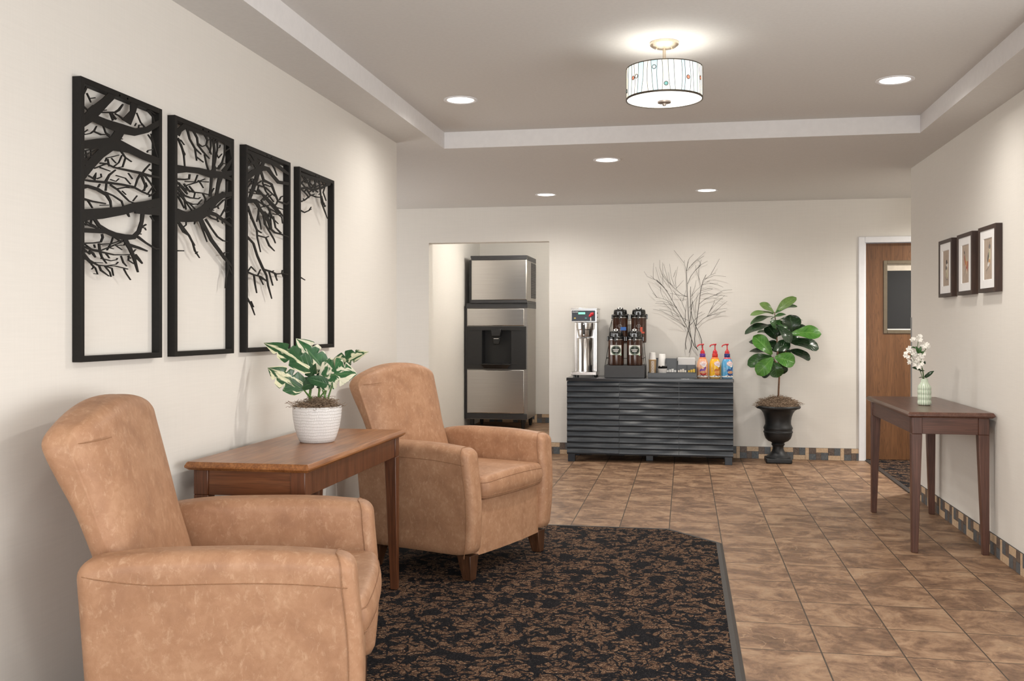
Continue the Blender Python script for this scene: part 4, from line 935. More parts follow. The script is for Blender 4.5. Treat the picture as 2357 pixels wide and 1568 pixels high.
b = MB(); b.tube([(0.086,-0.17,0.595),(0.074,-0.190,0.590),(0.056,-0.200,0.565)], [0.012,0.014,0.011], 10); b.tube([(0.064,-0.19,0.575),(0.092,-0.19,0.588)], 0.010, 8); b.build('tap_handle', M['red'], br)
b = MB(); b.lathe([(0.007,0.0),(0.006,0.03)], 10, (0.068,-0.180,0.528)); b.build('tap_spout', M['steel_v'], br)
b = MB(); b.lathe([(0.052,0.375),(0.063,0.378),(0.067,0.400),(0.071,0.440),(0.080,0.448),(0.082,0.470),(0.083,0.508),(0.0,0.508)], 40, (0.0,-0.055,0)); b.build('brew_basket', M['steel_v'], br)
b = MB(); b.box(-0.010, 0.010, -0.158, -0.128, 0.385, 0.505); bh = b.build('basket_handle', M['gloss_black'], br, bevel=0.006, seg=3)
for z in (0.390, 0.490): MB().box(-0.006,0.006,-0.1595,-0.158,z,z+0.009).build('rivet', M['steel_v'], bh, smooth=0)
sv = thing('coffee_server', 'plain stainless steel cylinder server standing inside the coffee brewer', 'coffee server', (-0.932, 9.19-0.055, CT+0.048))
b = MB(); b.lathe([(0.066,0.0),(0.071,0.004),(0.072,0.31),(0.068,0.318),(0.045,0.322),(0.0,0.322)], 48); b.build('body', M['steel_v'], sv)
b = MB(); b.lathe([(0.0735,0.002),(0.0735,0.012)], 48); b.build('foot_ring', M['steel'], sv)

# ------------------------------------------------------------------ airpot rack and four airpots
rk = thing('airpot_rack', 'black two-tier wire rack with a solid base holding four airpots', 'rack', (-0.5495, 9.17, CT))
b = MB(); b.box(-0.186, 0.186, -0.200, 0.200, 0.0, 0.112); b.build('base', M['dark_plastic'], rk, bevel=0.003)
b = MB(); wr = 0.0028
for sx in (-1, 1):
    b.tube([(sx*0.180,-0.196,0.112),(sx*0.158,-0.03,0.30),(sx*0.150,0.00,0.46),(sx*0.145,0.19,0.535)], wr, 6)
    b.tube([(sx*0.180,0.194,0.112),(sx*0.145,0.19,0.535)], wr, 6)
    b.tube([(sx*0.172,-0.135,0.178),(sx*0.172,0.19,0.178)], wr, 6)
    b.tube([(sx*0.155,-0.005,0.315),(sx*0.155,0.19,0.315)], wr, 6)
    b.tube([(sx*0.155,-0.005,0.112),(sx*0.155,-0.005,0.315)], wr, 6)
b.tube([(-0.172,-0.135,0.178),(0.172,-0.135,0.178)], wr, 6)
b.tube([(-0.145,0.19,0.535),(0.145,0.19,0.535)], wr, 6)
for x in (-0.155,): b.tube([(x,-0.005,0.315),(-x,-0.005,0.315)], wr, 6)
for i in range(13): x = -0.15+0.025*i; b.tube([(x,-0.005,0.3125),(x,0.19,0.3125)], 0.0018, 5)
for x in (-0.01, 0.02): b.tube([(x,0.192,0.315),(x,0.19,0.535)], wr, 6)
b.build('wire_frame', M['black_metal'], rk)
def brown_mat():
    m, nt, bs = NT('dark_coffee_brown')
    f = noise(nt, coords(nt, (1,1,0.6)), 22, 4, 0.6, 0.6)
    nt.links.new(ramp(nt, f, [(0.3, (0.022,0.009,0.006)), (0.7, (0.075,0.032,0.019))]), bs.inputs['Base Color'])
    bs.inputs['Roughness'].default_value = 0.16
    return m
M['coffee'] = brown_mat(); M['lab_dark'] = flatm('label_dark_green', (0.018,0.028,0.018), 0.3); M['lab_green'] = flatm('label_green', (0.12,0.30,0.10))
M['blue_tag'] = flatm('blue_tag', (0.02,0.12,0.42)); M['red_tag'] = flatm('orange_red_tag', (0.56,0.07,0.025))
def airpot(label, loc, kind, grp='airpots in the wire rack'):
    t = thing('airpot', label, 'coffee airpot', loc, 0, grp)
    b = MB(); b.lathe([(0.066,0.0),(0.071,0.004),(0.0725,0.02),(0.0725,0.228),(0.070,0.236),(0.0,0.236)], 40); b.build('body', M['coffee'], t)
    b = MB(); b.lathe([(0.0705,0.2345),(0.0735,0.2365),(0.0735,0.2415),(0.070,0.244)], 40, caps=False); b.build('collar', M['steel_v'], t)
    b = MB(); b.lathe([(0.074,0.243),(0.074,0.262),(0.0655,0.268),(0.063,0.300),(0.060,0.312),(0.054,0.316),(0.0,0.316)], 40, rf=lambda a, z: 1.0)
    b.box(-0.026, 0.026, -0.094, -0.05, 0.262, 0.300)
    for sx in (-1, 1): b.box(sx*0.078-0.006, sx*0.078+0.006, -0.012, 0.012, 0.225, 0.268)
    b.build('lid', M['gloss_black'], t, bevel=0.003)
    b = MB(); b.lathe([(0.030,0.314),(0.030,0.324),(0.025,0.333),(0.012,0.337),(0.0,0.337)], 24, (0,-0.022,0)); pb = b.build('pump_button', M['gloss_black'], t)
    b = MB(); s0 = len(b.v); v, f = ell(0.020, 0.013, 20, 2); b.add([(p[0], p[1], 0.0) for p in v], f)
    v2, f2 = ell(0.011, 0.007, 16, 1); b.mat(1); b.add([(p[0], p[1], 0.0006) for p in v2], f2); b.move(Matrix.Translation((0,-0.0475,0.329)) @ Matrix.Rotation(R(55),4,'X'), s0)
    b.build('button_badge', [M['paper'], M['lab_dark']], pb, smooth=0)
    b = MB(); b.tube([(0,-0.085,0.285),(0,-0.108,0.276),(0,-0.112,0.250),(0,-0.112,0.225)], [0.010,0.010,0.009,0.008], 10); b.build('spout', M['gloss_black'], t)
    b = MB(); b.tube([(0.078,0,0.25),(0.080,0.02,0.262),(0.070,0.085,0.270),(0.0,0.100,0.272),(-0.070,0.085,0.270),(-0.080,0.02,0.262),(-0.078,0,0.25)], 0.0055, 8); b.build('carry_handle', M['gloss_black'], t)
    rf = lambda z: 0.0727
    if kind == 'front':
        b = MB(); b.mat(0); wrap(b, *rec(-0.0565, 0.0565, 0.098, 0.188, 14, 2), rf, 0, 0, 0.0008)
        b.mat(1); wrap(b, *ell(0.050, 0.043, 36, 4, 0.002, 0.141), rf, 0, 0, 0.0013)
        b.mat(2); wrap(b, *ell(0.050, 0.043, 36, 1, 0.002, 0.141, 0.95), rf, 0, 0, 0.0016)
        b.mat(0); wrap(b, *ell(0.045, 0.038, 36, 1, 0.002, 0.141, 0.97), rf, 0, 0, 0.0016)
        # the two short pale lines of the badge are too small to read
        for z, w_ in ((0.146, 0.030), (0.132, 0.022)):
            for i in range(6):
                x0 = -w_+2*w_*i/6+0.002
                wrap(b, *rec(x0, x0+2*w_/6*0.78, z-0.004, z+0.004+0.001*(i % 2), 2, 1), rf, 0, 0, 0.0018)
        b.mat(2); wrap(b, *stroke([(-0.032,0.113),(0.0,0.108),(0.036,0.113)], 0.004), rf, 0, 0, 0.0019)
        b.mat(3); wrap(b, *ell(0.009, 0.009, 18, 1, 0.050, 0.100), rf, 0, 0, 0.0020)
        b.build('label_sticker', [M['paper'], M['lab_dark'], M['lab_green'], flatm('pale_green_dot', (0.45,0.66,0.50))], t, smooth=0)
    else:
        b = MB(); wrap(b, *ell(0.020, 0.014, 26, 1, 0, 0.160, 0.86), rf, 0, 0, 0.0008)
        wrap(b, *stroke([(-0.02,0.160),(0.02,0.160)], 0.002), rf, 0, 0, 0.0008); wrap(b, *stroke([(0,0.149),(0,0.171)], 0.0016), rf, 0, 0, 0.0009)
        b.build('badge', flatm('grey_badge', (0.38,0.36,0.35)), t, smooth=0)
        b = MB()
        if kind == 'blue': b.box(0.010, 0.062, -0.122, -0.120, 0.118, 0.150); b.build('hang_tag', M['blue_tag'], t, smooth=0)
        else: b.box(0.018, 0.040, -0.122, -0.120, 0.090, 0.150); b.box(0.040, 0.058, -0.122, -0.120, 0.090, 0.106); b.build('hang_tag', M['red_tag'], t, smooth=0)
    return t
airpot('brown airpot with black lid in the rack, front left beside the brewer', (-0.632, 9.065, CT+0.1125), 'front')
airpot('brown airpot with black lid in the rack, front right with white square label', (-0.460, 9.065, CT+0.1125), 'front')
airpot('brown airpot on the upper tier with a blue tag', (-0.607, 9.268, CT+0.3185), 'blue')
airpot('brown airpot on the upper tier with an orange red tag', (-0.432, 9.268, CT+0.3185), 'red')

# ------------------------------------------------------------------ condiment organiser and what stands in it
M['org'] = flatm('charcoal_organiser', (0.055,0.060,0.066), 0.35)
og = thing('condiment_organizer', 'charcoal plastic condiment organiser beside the airpot rack', 'organizer', (-0.117, 9.15, CT))
b = MB()
b.box(-0.221, 0.221, -0.14, 0.14, 0.0, 0.006); b.box(-0.221, 0.221, -0.14, -0.136, 0.006, 0.046); b.box(-0.221, -0.217, -0.136, 0.14, 0.006, 0.05); b.box(0.217, 0.221, -0.136, 0.14, 0.006, 0.10)
b.box(-0.217, 0.217, -0.136, -0.018, 0.006, 0.012)
b.build('tray', M['org'], og, bevel=0.0015)
b = MB()
b.box(-0.060, 0.217, 0.036, 0.040, 0.006, 0.116); b.box(-0.060, 0.217, 0.136, 0.14, 0.006, 0.150); b.box(-0.217, -0.060, 0.136, 0.14, 0.006, 0.176); b.box(-0.217,-0.06,0.036,0.040,0.006,0.10)
for x in (-0.060, 0.044, 0.136): b.box(x-0.0018, x+0.0018, -0.018, 0.136 if x != 0.136 else 0.036, 0.006, 0.116 if x > 0.05 else 0.182 if x > 0 else 0.176)
b.box(-0.060, 0.217, -0.022, -0.018, 0.006, 0.048); b.box(-0.060, 0.044, 0.016, 0.0195, 0.006, 0.180-0.004)
b.build('compartments', M['org'], og, bevel=0.001)
OX, OY, OZ = -0.117, 9.15, CT+0.0065
def packets(n, x0, x1, y, z, m, base, suffix):
    for i in range(n):
        b = MB(); wd = (x1-x0)/n*0.82; hh = 0.060+0.006*((i*7) % 3)
        b.box(-wd/2, wd/2, -0.003, 0.003, 0.0, hh)
        o = b.build('condiment_packet', m, None, bevel=0.001, seg=1)
        o.location = (x0+(x1-x0)*(i+0.5)/n, y, z); o.rotation_euler = (R(-6), 0, R((i*37) % 11-5))
        tag(o, base, 'packet', suffix)
packets(4, OX-0.056, OX+0.040, OY+0.004, OZ+0.0, M['paper'], 'white packets standing in the low compartment left of the creamers', 'white packets in the organiser')
packets(4, OX+0.049, OX+0.131, OY+0.004, OZ+0.0, flatm('cream_packet', (0.80,0.74,0.66)), 'cream packets in the middle low compartment of the organiser', 'cream packets in the organiser')
packets(3, OX+0.142, OX+0.212, OY+0.004, OZ+0.0, flatm('yellow_packet', (0.75,0.50,0.05)), 'yellow packets in the low compartment next to the creamer bottles', 'yellow packets in the organiser')
b = MB(); b.box(0.052, 0.212, 0.050, 0.125, 0.0, 0.180-0.006); o = b.build('napkin_stack', plain('white_napkins', (0.74,0.74,0.73), 0.8, var=0.03, scale=8), None, bevel=0.004); o.location = (OX, OY, OZ); tag(o, 'block of white napkins in the wide rear compartment', 'napkins')
b = MB(); b.box(-0.052, 0.036, 0.052, 0.118, 0.0, 0.158); o = b.build('filter_stack', M['paper'], None, bevel=0.010, seg=3); o.location = (OX, OY, OZ); tag(o, 'small white paper stack in the rear compartment left of the napkins', 'napkins')

def cup_prof(r0, r1, h): return [(r0*0.92, 0.0), (r0, 0.002), (r1, h-0.003), (r1+0.0018, h-0.0015), (r1, h)]
M['cup_tan'] = flatm('tan_printed_paper', (0.56,0.38,0.20), 0.6); M['foam'] = flatm('white_foam', (0.80,0.79,0.77), 0.6)
pc = thing('printed_paper_cup', 'tan printed paper cup standing at the left end of the organiser', 'cup', (-0.298, 9.10, CT+0.0125))
b = MB(); pr = [(0.031,0.0),(0.032,0.002),(0.0355,0.150),(0.037,0.152),(0.036,0.154),(0.0,0.154)]; b.lathe(pr, 32); b.build('cup_wall', M['cup_tan'], pc)
b = MB(); rcup = lambda z: 0.032+0.0035*z/0.15
for i in range(9):
    for j in range(3): wrap(b, *rec(-0.014+0.010*j, -0.014+0.010*j+0.007, 0.018+i*0.014, 0.026+i*0.014+0.003*((i+j) % 2), 2, 1), rcup, 0.1, 0, 0.0006)
b.build('printed_pattern', M['paper'], pc, smooth=0)
fc = thing('foam_cup', 'white foam cup upside down on top of the tan printed cup', 'cup', (-0.298, 9.10, CT+0.0125+0.1545))
b = MB(); b.lathe([(0.0335,0.0),(0.0325,0.004),(0.0275,0.062),(0.024,0.065),(0.0,0.065)], 32); b.build('cup_wall', M['foam'], fc)
st = thing('stirrer_pot', 'small white pot bristling with black coffee stirrers', 'pot', (-0.206, 9.075, CT+0.0125))
b = MB(); b.lathe([(0.031,0.0),(0.033,0.003),(0.0415,0.068),(0.0425,0.072),(0.039,0.072),(0.031,0.010),(0.0,0.010)], 32); b.build('pot', M['white_cer'], st)
b = MB()
for i in range(70):
    a = i*2.39996; r_ = 0.030*math.sqrt((i+0.5)/70); tl = 1.35
    b.tube([(r_*0.6*math.cos(a), r_*0.6*math.sin(a), 0.03), (r_*tl*1.1*math.cos(a), r_*tl*1.1*math.sin(a), 0.078+0.020*((i*13) % 10)/10)], 0.0026, 4)
o = b.build('stirrers', M['gloss_black'], st, smooth=0); o['kind'] = 'stuff'
for i in range(4):
    c_ = thing('foam_cup', 'white foam cups nested upside down behind the stirrer pot', 'cup', (-0.212, 9.175, CT+0.0125+0.021*i), 0, 'nested foam cups')
    b = MB(); b.lathe([(0.0425,0.0),(0.0435,0.002),(0.0425,0.005),(0.031,0.138),(0.028,0.141),(0.0,0.141)], 32); b.build('cup_wall', M['foam'], c_)

# ------------------------------------------------------------------ three creamer pump bottles
def bottle(label, loc, body_c, mid_c, cap_c, kind, a0):
    t = thing('creamer_bottle', label, 'bottle', loc, 0, 'creamer pump bottles')
    prof = [(0.047,0.0),(0.0515,0.004),(0.053,0.012),(0.053,0.105),(0.0515,0.130),(0.046,0.152),(0.037,0.172),(0.028,0.187),(0.0245,0.192)]
    def rf(z):
        for (r0,z0),(r1,z1) in zip(prof, prof[1:]):
            if z <= z1: return r0+(r1-r0)*max(0,(z-z0))/(z1-z0)
        return prof[-1][0]
    b = MB(); b.lathe(prof, 40); b.build('body', flatm('creamer_'+kind, body_c, 0.25), t, smooth=50)
    b = MB(); b.lathe([(0.0245,0.190),(0.026,0.192),(0.026,0.220),(0.0235,0.224),(0.0,0.224)], 28); b.build('collar', flatm('collar_'+kind, cap_c, 0.25), t)
    b = MB(); b.lathe([(0.021,0.224),(0.021,0.242),(0.015,0.250),(0.0075,0.262),(0.0055,0.270),(0.0055,0.300),(0.010,0.303),(0.014,0.309),(0.010,0.315),(0.0,0.316)], 24)
    b.tube([(0.012,0,0.309),(-0.010,-0.002,0.309),(-0.030,-0.005,0.305),(-0.043,-0.008,0.298),(-0.047,-0.009,0.285)], [0.0072,0.0066,0.0056,0.0052,0.0050], 10)
    b.build('pump', M['red'], t)
    # printed sleeve
    mats = [flatm('logo_white', (0.80,0.78,0.77)), flatm('logo_red', (0.60,0.04,0.05)), flatm('mid_'+kind, mid_c), flatm('coffee_cream', (0.72,0.36,0.12)), flatm('cup_'+kind, {'hazelnut':(0.42,0.015,0.02),'caramel':(0.60,0.17,0.02),'vanilla':(0.012,0.06,0.25)}[kind]), flatm('neck_'+kind, {'hazelnut':(0.70,0.20,0.06),'caramel':(0.72,0.16,0.03),'vanilla':(0.55,0.08,0.10)}[kind]), flatm('dark_bean', (0.05,0.02,0.012)), flatm('print_ink', (0.36,0.10,0.30))]
    b = MB(); e = 0.0005
    def W_(mi, g, eps): b.mat(mi); wrap(b, *g, rf, a0, 0, eps)
    b.mat(5); b.lathe([(rf(0.176)+e, 0.176), (rf(0.184)+e, 0.184), (rf(0.190)+e, 0.190)], 40, caps=False)
    b.mat(0); b.lathe([(rf(0.002)+e, 0.002), (0.0531+e, 0.012), (0.0531+e, 0.020)], 40, caps=False)
    W_(0, ell(0.036, 0.006, 24, 2, 0.0, 0.021), 0.0007); W_(0, ell(0.018, 0.007, 20, 2, -0.03, 0.020), 0.0007)
    # curved swirl above a cup of coffee
    sw = [(-0.028+0.058*i/14, 0.062+0.028*(i/14)+0.010*math.sin(2.6*math.pi*i/14)) for i in range(15)]
    W_(2, stroke(sw, [0.012+0.010*math.sin(math.pi*i/14) for i in range(15)]), 0.0008)
    W_(4, ell(0.030, 0.020, 26, 3, 0.004, 0.044), 0.0010)
    W_(3, ell(0.027, 0.0125, 26, 3, 0.004, 0.055), 0.0013)
    W_(2, ell(0.018, 0.0065, 20, 1, 0.005, 0.056, 0.72), 0.0015)
    for i in range(6): W_(6, ell(0.0055, 0.0040, 10, 1, -0.026+0.011*i, 0.020+0.004*((i*5) % 3)), 0.0012)
    for i in range(5): W_(7 if kind != 'vanilla' else 0, rec(-0.062, -0.044+0.003*(i % 2), 0.060+0.009*i, 0.0618+0.009*i, 3, 1), 0.0008)
    # white blob badge with a red rim and script
    W_(0, ell(0.034, 0.023, 30, 3, 0.002, 0.133), 0.0010); W_(0, ell(0.016, 0.017, 20, 2, 0.012, 0.117), 0.0010)
    arc = [(0.002+0.031*math.cos(q), 0.133+0.020*math.sin(q)) for q in [R(30+11*i) for i in range(20)]]
    W_(1, stroke(arc, 0.0024), 0.0013)
    for txt, dz, sz in (('Coffee', 0.137, 0.017), ('mate', 0.123, 0.017)):
        v, f = text_faces(txt, sz); b.mat(1 if txt == 'Coffee' else 7)
        wrap(b, [(p[0]+0.25*p[1]+0.004, p[1]+dz) for p in v], f, rf, a0, 0, 0.0016)
    b.build('printed_sleeve', mats, t, smooth=0)
    return t
bottle('peach creamer bottle with purple collar and red pump, nearest the organiser', (0.160, 9.095, CT), (0.74,0.40,0.24), (0.17,0.06,0.33), (0.13,0.03,0.27), 'hazelnut', 0.05)
bottle('yellow creamer bottle with red collar, between the peach and blue ones', (0.272, 9.095, CT), (0.82,0.47,0.03), (0.50,0.14,0.02), (0.55,0.03,0.02), 'caramel', 0.42)
bottle('blue creamer bottle with navy collar at the right end of the sideboard', (0.381, 9.095, CT), (0.10,0.36,0.62), (0.02,0.07,0.28), (0.012,0.025,0.16), 'vanilla', 0.50)

# ------------------------------------------------------------------ metal branch sculpture on the back wall
TW = '''660,1480 650,1400 660,1320 690,1200 720,1050 735,900 750,780|5;703,1527 735,1430 738,1340 710,1180 695,960 675,600 665,350 690,205|5;830,1490 770,1420 730,1310 680,1170 600,1010 500,840 420,690 340,570 235,465|5;820,1480 785,1400 780,1320 800,1140 830,920 870,600 900,490 945,400|5;888,1460 880,1340 840,1230 790,1130 745,1000 725,860 725,570|5;
665,350 635,230 635,185;630,225 550,120 487,40;690,200 710,160 768,105;675,340 760,230 935,70;700,300 800,200 915,130;680,530 730,420 790,340 870,255|3.2;790,340 880,250 965,205;870,250 850,210 820,190;865,560 840,420 840,290 875,190;850,480 800,330 795,260;
675,715 600,685 520,615 440,540 380,480 310,380|3;670,715 540,690 430,665;520,600 505,490 515,430 543,280;515,600 625,480;500,570 450,440 425,240;440,540 410,360;480,430 515,330;475,560 410,500 340,240;400,490 330,370 325,220;330,540 325,400 285,290 283,180;300,540 260,420 225,280;190,460 190,330 200,225;340,570 240,480 105,420 58,345;400,640 300,540 155,410;460,770 465,660 430,580 400,500;290,560 300,650 345,750;
530,870 430,790 330,745 215,720;250,725 180,660;240,720 160,600 118,515;520,880 420,810 320,780 235,790;470,840 350,820 220,812;470,990 440,900 340,800;690,1060 560,1000 430,930 275,893;560,1000 470,990;660,1160 560,1070 450,1000 300,915 188,900;655,1160 560,1090 450,1030;600,1010 500,930 340,700;
650,1080 650,920 610,820 575,735|3;590,780 470,620;610,780 660,620;650,950 670,780;
700,880 760,800 800,740 860,660 1035,610;730,720 800,630 900,540 1000,490;740,700 790,560 803,480;880,550 990,525 1110,528;990,525 1100,545 1185,585;925,470 1000,410 1080,380;930,465 1060,415 1220,432;1010,400 1070,290 1130,180;850,820 930,750 1080,690 1170,660|3;1080,690 1180,630 1310,618;860,700 960,665 1110,710;1050,690 1240,712;870,630 1000,600 1040,608;920,760 1020,735 1180,750;800,950 790,850 820,690 850,660;745,760 790,990 800,1050;720,1130 800,1030 930,955;830,970 885,935;810,1130 900,1040 960,1000 1110,950 1220,930|3;950,1010 1040,975 1145,965;960,1000 1100,900 1240,887;955,1010 1040,850 1065,765;990,940 1035,840;1060,950 1160,850 1240,785;1000,920 1100,800 1205,700;710,1130 760,1080 820,1010'''
ts = thing('branch_wall_sculpture', 'black wire branch sculpture on the back wall above the sideboard', 'wall art', (0.06, YB, 1.0))
rnd = random.Random(3)
bs_, bt_ = MB(), MB()
kx = 0.000662
for i, s in enumerate(TW.replace('\n', '').split(';')):
    if '|' in s: s, wd = s.split('|'); wd = float(wd)
    else: wd = 2.3
    pts = [tuple(float(q) for q in p.split(',')) for p in s.split()]
    dep0 = 0.030 if i < 5 else 0.030
    dep1 = rnd.uniform(0.015, 0.075); out = []
    n = len(pts)
    for j, (x, y) in enumerate(pts):
        g = j/max(1, n-1)
        d = dep0+(dep1-dep0)*(g if i >= 5 else 0.3*math.sin(3*g+i))
        if i < 5: d = max(0.008, d)
        out.append(((x-735)*kx, -d, (1527-y)*kx))
    # the bottom of the tree sits at z ~ 1.02 m on the wall
    rr = [wd*kx*(1.0-0.35*j/max(1, n-1)) for j in range(n)]
    (bs_ if i < 5 else bt_).tube(out, rr, 6)
bs_.build('stem', M['black_metal'], ts); bt_.build('twigs', M['black_metal'], ts)

# ------------------------------------------------------------------ leaves
def leaf(b, base, tip, width, nrm, prof, bend=0.06, cup=0.10, wave=0.0, nu=14, nv=8, seed=0, notch=None, uvs=None):
    base = Vector(base); tip = Vector(tip); ax = tip-base; L = ax.length; ax.normalize()
    n = Vector(nrm); n = (n-ax*n.dot(ax)); n.normalize(); s = ax.cross(n)
    rg = random.Random(seed); p1, p2 = rg.uniform(0,6), rg.uniform(0,6)
    v = []
    for i in range(nu+1):
        t = i/nu
        for j in range(nv+1):
            q = 2*j/nv-1
            hw_ = prof(t)*width/2
            if notch and abs(q) > 0.25:
                for tn, dp, sd in notch:
                    if sd*q > 0: hw_ *= 1-dp*math.exp(-((t-tn)/0.022)**2)*min(1, (abs(q)-0.25)/0.5)
            z = -bend*L*4*t*(t-1)*1.0 - bend*L*2.2*t*t + cup*hw_*q*q + wave*width*math.sin(9*t+p1+1.5*q)*abs(q) + 0.02*width*math.cos(14*t+p2)*(1-abs(q))*0.3
            v.append(base+ax*(t*L)+s*(q*hw_)+n*z)
    f = [(i*(nv+1)+j, i*(nv+1)+j+1, (i+1)*(nv+1)+j+1, (i+1)*(nv+1)+j) for i in range(nu) for j in range(nv)]
    b.add(v, f)
    if uvs is not None:
        for i in range(nu):
            for j in range(nv):
                uvs.append([((i+a)/nu, (j+c)/nv) for a, c in ((0,0),(0,1),(1,1),(1,0))])
def setuv(o, uvs, start=0):
    uv = o.data.uv_layers.new(name='leaf')
    for p, q in zip(o.data.polygons, uvs):
        for li, c in zip(p.loop_indices, q): uv.data[li].uv = c
def leaf_mat(name, c0, c1, vein, rough=0.3, var=None):
    m, nt, bs = NT(name)
    tc = nd(nt, 'ShaderNodeUVMap', uv_map='leaf'); sp = nd(nt, 'ShaderNodeSeparateXYZ'); nt.links.new(tc.outputs[0], sp.inputs[0])
    t, q = sp.outputs[0], sp.outputs[1]
    a = math_(nt, 'ABSOLUTE', math_(nt, 'SUBTRACT', q, 0.5))
    mid = ramp(nt, a, [(0.0, (1,1,1)), (0.022, (1,1,1)), (0.04, (0,0,0))])
    ang = math_(nt, 'SUBTRACT', t, math_(nt, 'MULTIPLY', a, 0.55))
    fr = math_(nt, 'ABSOLUTE', math_(nt, 'SUBTRACT', math_(nt, 'FRACT', math_(nt, 'MULTIPLY', ang, 7.5)), 0.5))
    side = ramp(nt, fr, [(0.0, (0.75,)*3), (0.045, (0.4,)*3), (0.09, (0,0,0))])
    vm = math_(nt, 'MAXIMUM', mid, side)
    f = noise(nt, coords(nt), 26, 4, 0.6)
    base = ramp(nt, f, [(0.3, c0), (0.7, c1)])
    if var:
        mp = nd(nt, 'ShaderNodeMapping'); mp.inputs['Scale'].default_value = (1.3, 2.6, 1); mp.inputs['Rotation'].default_value = (0,0,0.45); nt.links.new(tc.outputs[0], mp.inputs['Vector'])
        oc = nd(nt, 'ShaderNodeTexCoord'); ad = nd(nt, 'ShaderNodeVectorMath', operation='ADD'); nt.links.new(mp.outputs[0], ad.inputs[0])
        sc = nd(nt, 'ShaderNodeVectorMath', operation='SCALE'); sc.inputs['Scale'].default_value = 9.0; nt.links.new(oc.outputs['Object'], sc.inputs[0]); nt.links.new(sc.outputs[0], ad.inputs[1])
        pn = noise(nt, ad.outputs[0], 1.3, 3, 0.5, 0.6)
        pm = ramp(nt, pn, [(0.50, (0,0,0)), (0.53, (1,1,1))])
        base = mixc(nt, pm, base, var)
    nt.links.new(mixc(nt, math_(nt, 'MULTIPLY', vm, 0.28 if var else 0.5), base, vein), bs.inputs['Base Color'])
    bs.inputs['Roughness'].default_value = rough
    bump(nt, bs, math_(nt, 'SUBTRACT', 1.0, vm), 0.4, 0.002)
    return m
def moss(b, R0, zt, n, seed, rr=0.0011, spread=1.0):
    rg = random.Random(seed)
    for i in range(n):
        a = rg.uniform(0, 6.283); r_ = R0*math.sqrt(rg.random()); x, y = r_*math.cos(a), r_*math.sin(a)
        z = zt(r_/R0)+rg.uniform(-0.004, 0.012); l = rg.uniform(0.010, 0.024)*spread; h = rg.uniform(0, 6.283); pts = []
        for k in range(6):
            pts.append((x, y, z)); h += rg.uniform(-0.9, 0.9); x += l*math.cos(h)*0.5; y += l*math.sin(h)*0.5; z += rg.uniform(-0.006, 0.007)*spread
        b.tube(pts, rr, 4)
def moss_mat():
    m, nt, bs = NT('dry_moss')
    f = noise(nt, coords(nt), 90, 3)
    nt.links.new(ramp(nt, f, [(0.3, (0.10,0.062,0.038)), (0.5, (0.24,0.165,0.11)), (0.7, (0.38,0.29,0.20))]), bs.inputs['Base Color']); bs.inputs['Roughness'].default_value = 0.9
    return m
M['moss'] = moss_mat()

# ------------------------------------------------------------------ fiddle leaf fig in a black urn
fg = thing('fiddle_leaf_fig', 'tall fiddle leaf fig in a black pedestal urn beside the sideboard', 'potted plant', (0.845, 9.215, 0))
b = MB()
b.box(-0.116, 0.116, -0.116, 0.116, 0.0, 0.045)
b.build('plinth', M['urn'], fg, bevel=0.012, seg=3)
b = MB(); b.lathe([(0.112,0.043),(0.110,0.052),(0.100,0.060),(0.088,0.066),(0.080,0.075),(0.066,0.088),(0.054,0.108),(0.048,0.130),(0.050,0.150),(0.058,0.160),(0.060,0.168),(0.054,0.178),(0.066,0.188),(0.090,0.198),(0.112,0.220),(0.124,0.250),(0.127,0.272),(0.132,0.276),(0.132,0.284),(0.126,0.290),(0.126,0.305),(0.131,0.312),(0.130,0.322),(0.124,0.334),(0.116,0.352),(0.116,0.385),(0.122,0.420),(0.134,0.455),(0.152,0.480),(0.176,0.494),(0.192,0.497),(0.200,0.504),(0.202,0.514),(0.196,0.522),(0.182,0.524),(0.150,0.510),(0.0,0.505)], 64); b.build('urn', M['urn'], fg, smooth=30)
b = MB(); b.lathe([(0.172,0.505),(0.160,0.530),(0.12,0.548),(0.07,0.558),(0.0,0.560)], 32, caps=False); moss(b, 0.168, lambda q: 0.588-0.062*q*q, 900, 2, 0.0017, 1.5)
o = b.build('moss', M['moss'], fg); o['kind'] = 'stuff'
kf = 0.001153
def FP(x, y, d=0.0): return ((x-357)*kf, d, 0.615+(905-y)*kf)
b = MB(); b.tube([FP(360,960), FP(361,880,0.004), FP(366,760,0.0), FP(360,650,-0.005), FP(352,520,0.0), FP(345,400,0.004), FP(336,300,0.0), FP(330,238,0.0)], [0.0085,0.0085,0.0080,0.0075,0.0065,0.0055,0.0045,0.0035], 8)
b.tube([FP(360,650), FP(410,560,-0.02), FP(450,480,-0.03)], [0.006,0.005,0.004], 6); b.tube([FP(362,690), FP(330,630,-0.04), FP(312,595,-0.07)], [0.006,0.005,0.004], 6)
b.build('trunk', plain('brown_bark', (0.17,0.09,0.05), 0.8, var=0.3, scale=60), fg)
fid = lambda t: (math.sin(math.pi*min(1, t**1.05))**0.50)*(0.42+0.62*t**1.1) if 0 < t < 1 else (0.10 if t <= 0 else 0.06)
LM = [leaf_mat('fig_leaf_dark', (0.006,0.022,0.008), (0.016,0.046,0.015), (0.035,0.085,0.030), 0.26),
      leaf_mat('fig_leaf_mid', (0.016,0.060,0.012), (0.035,0.110,0.022), (0.075,0.180,0.050), 0.28),
      leaf_mat('fig_leaf_bright', (0.035,0.140,0.016), (0.080,0.235,0.030), (0.160,0.330,0.075), 0.30),
      leaf_mat('fig_leaf_young', (0.090,0.170,0.040), (0.150,0.250,0.065), (0.220,0.340,0.120), 0.34)]
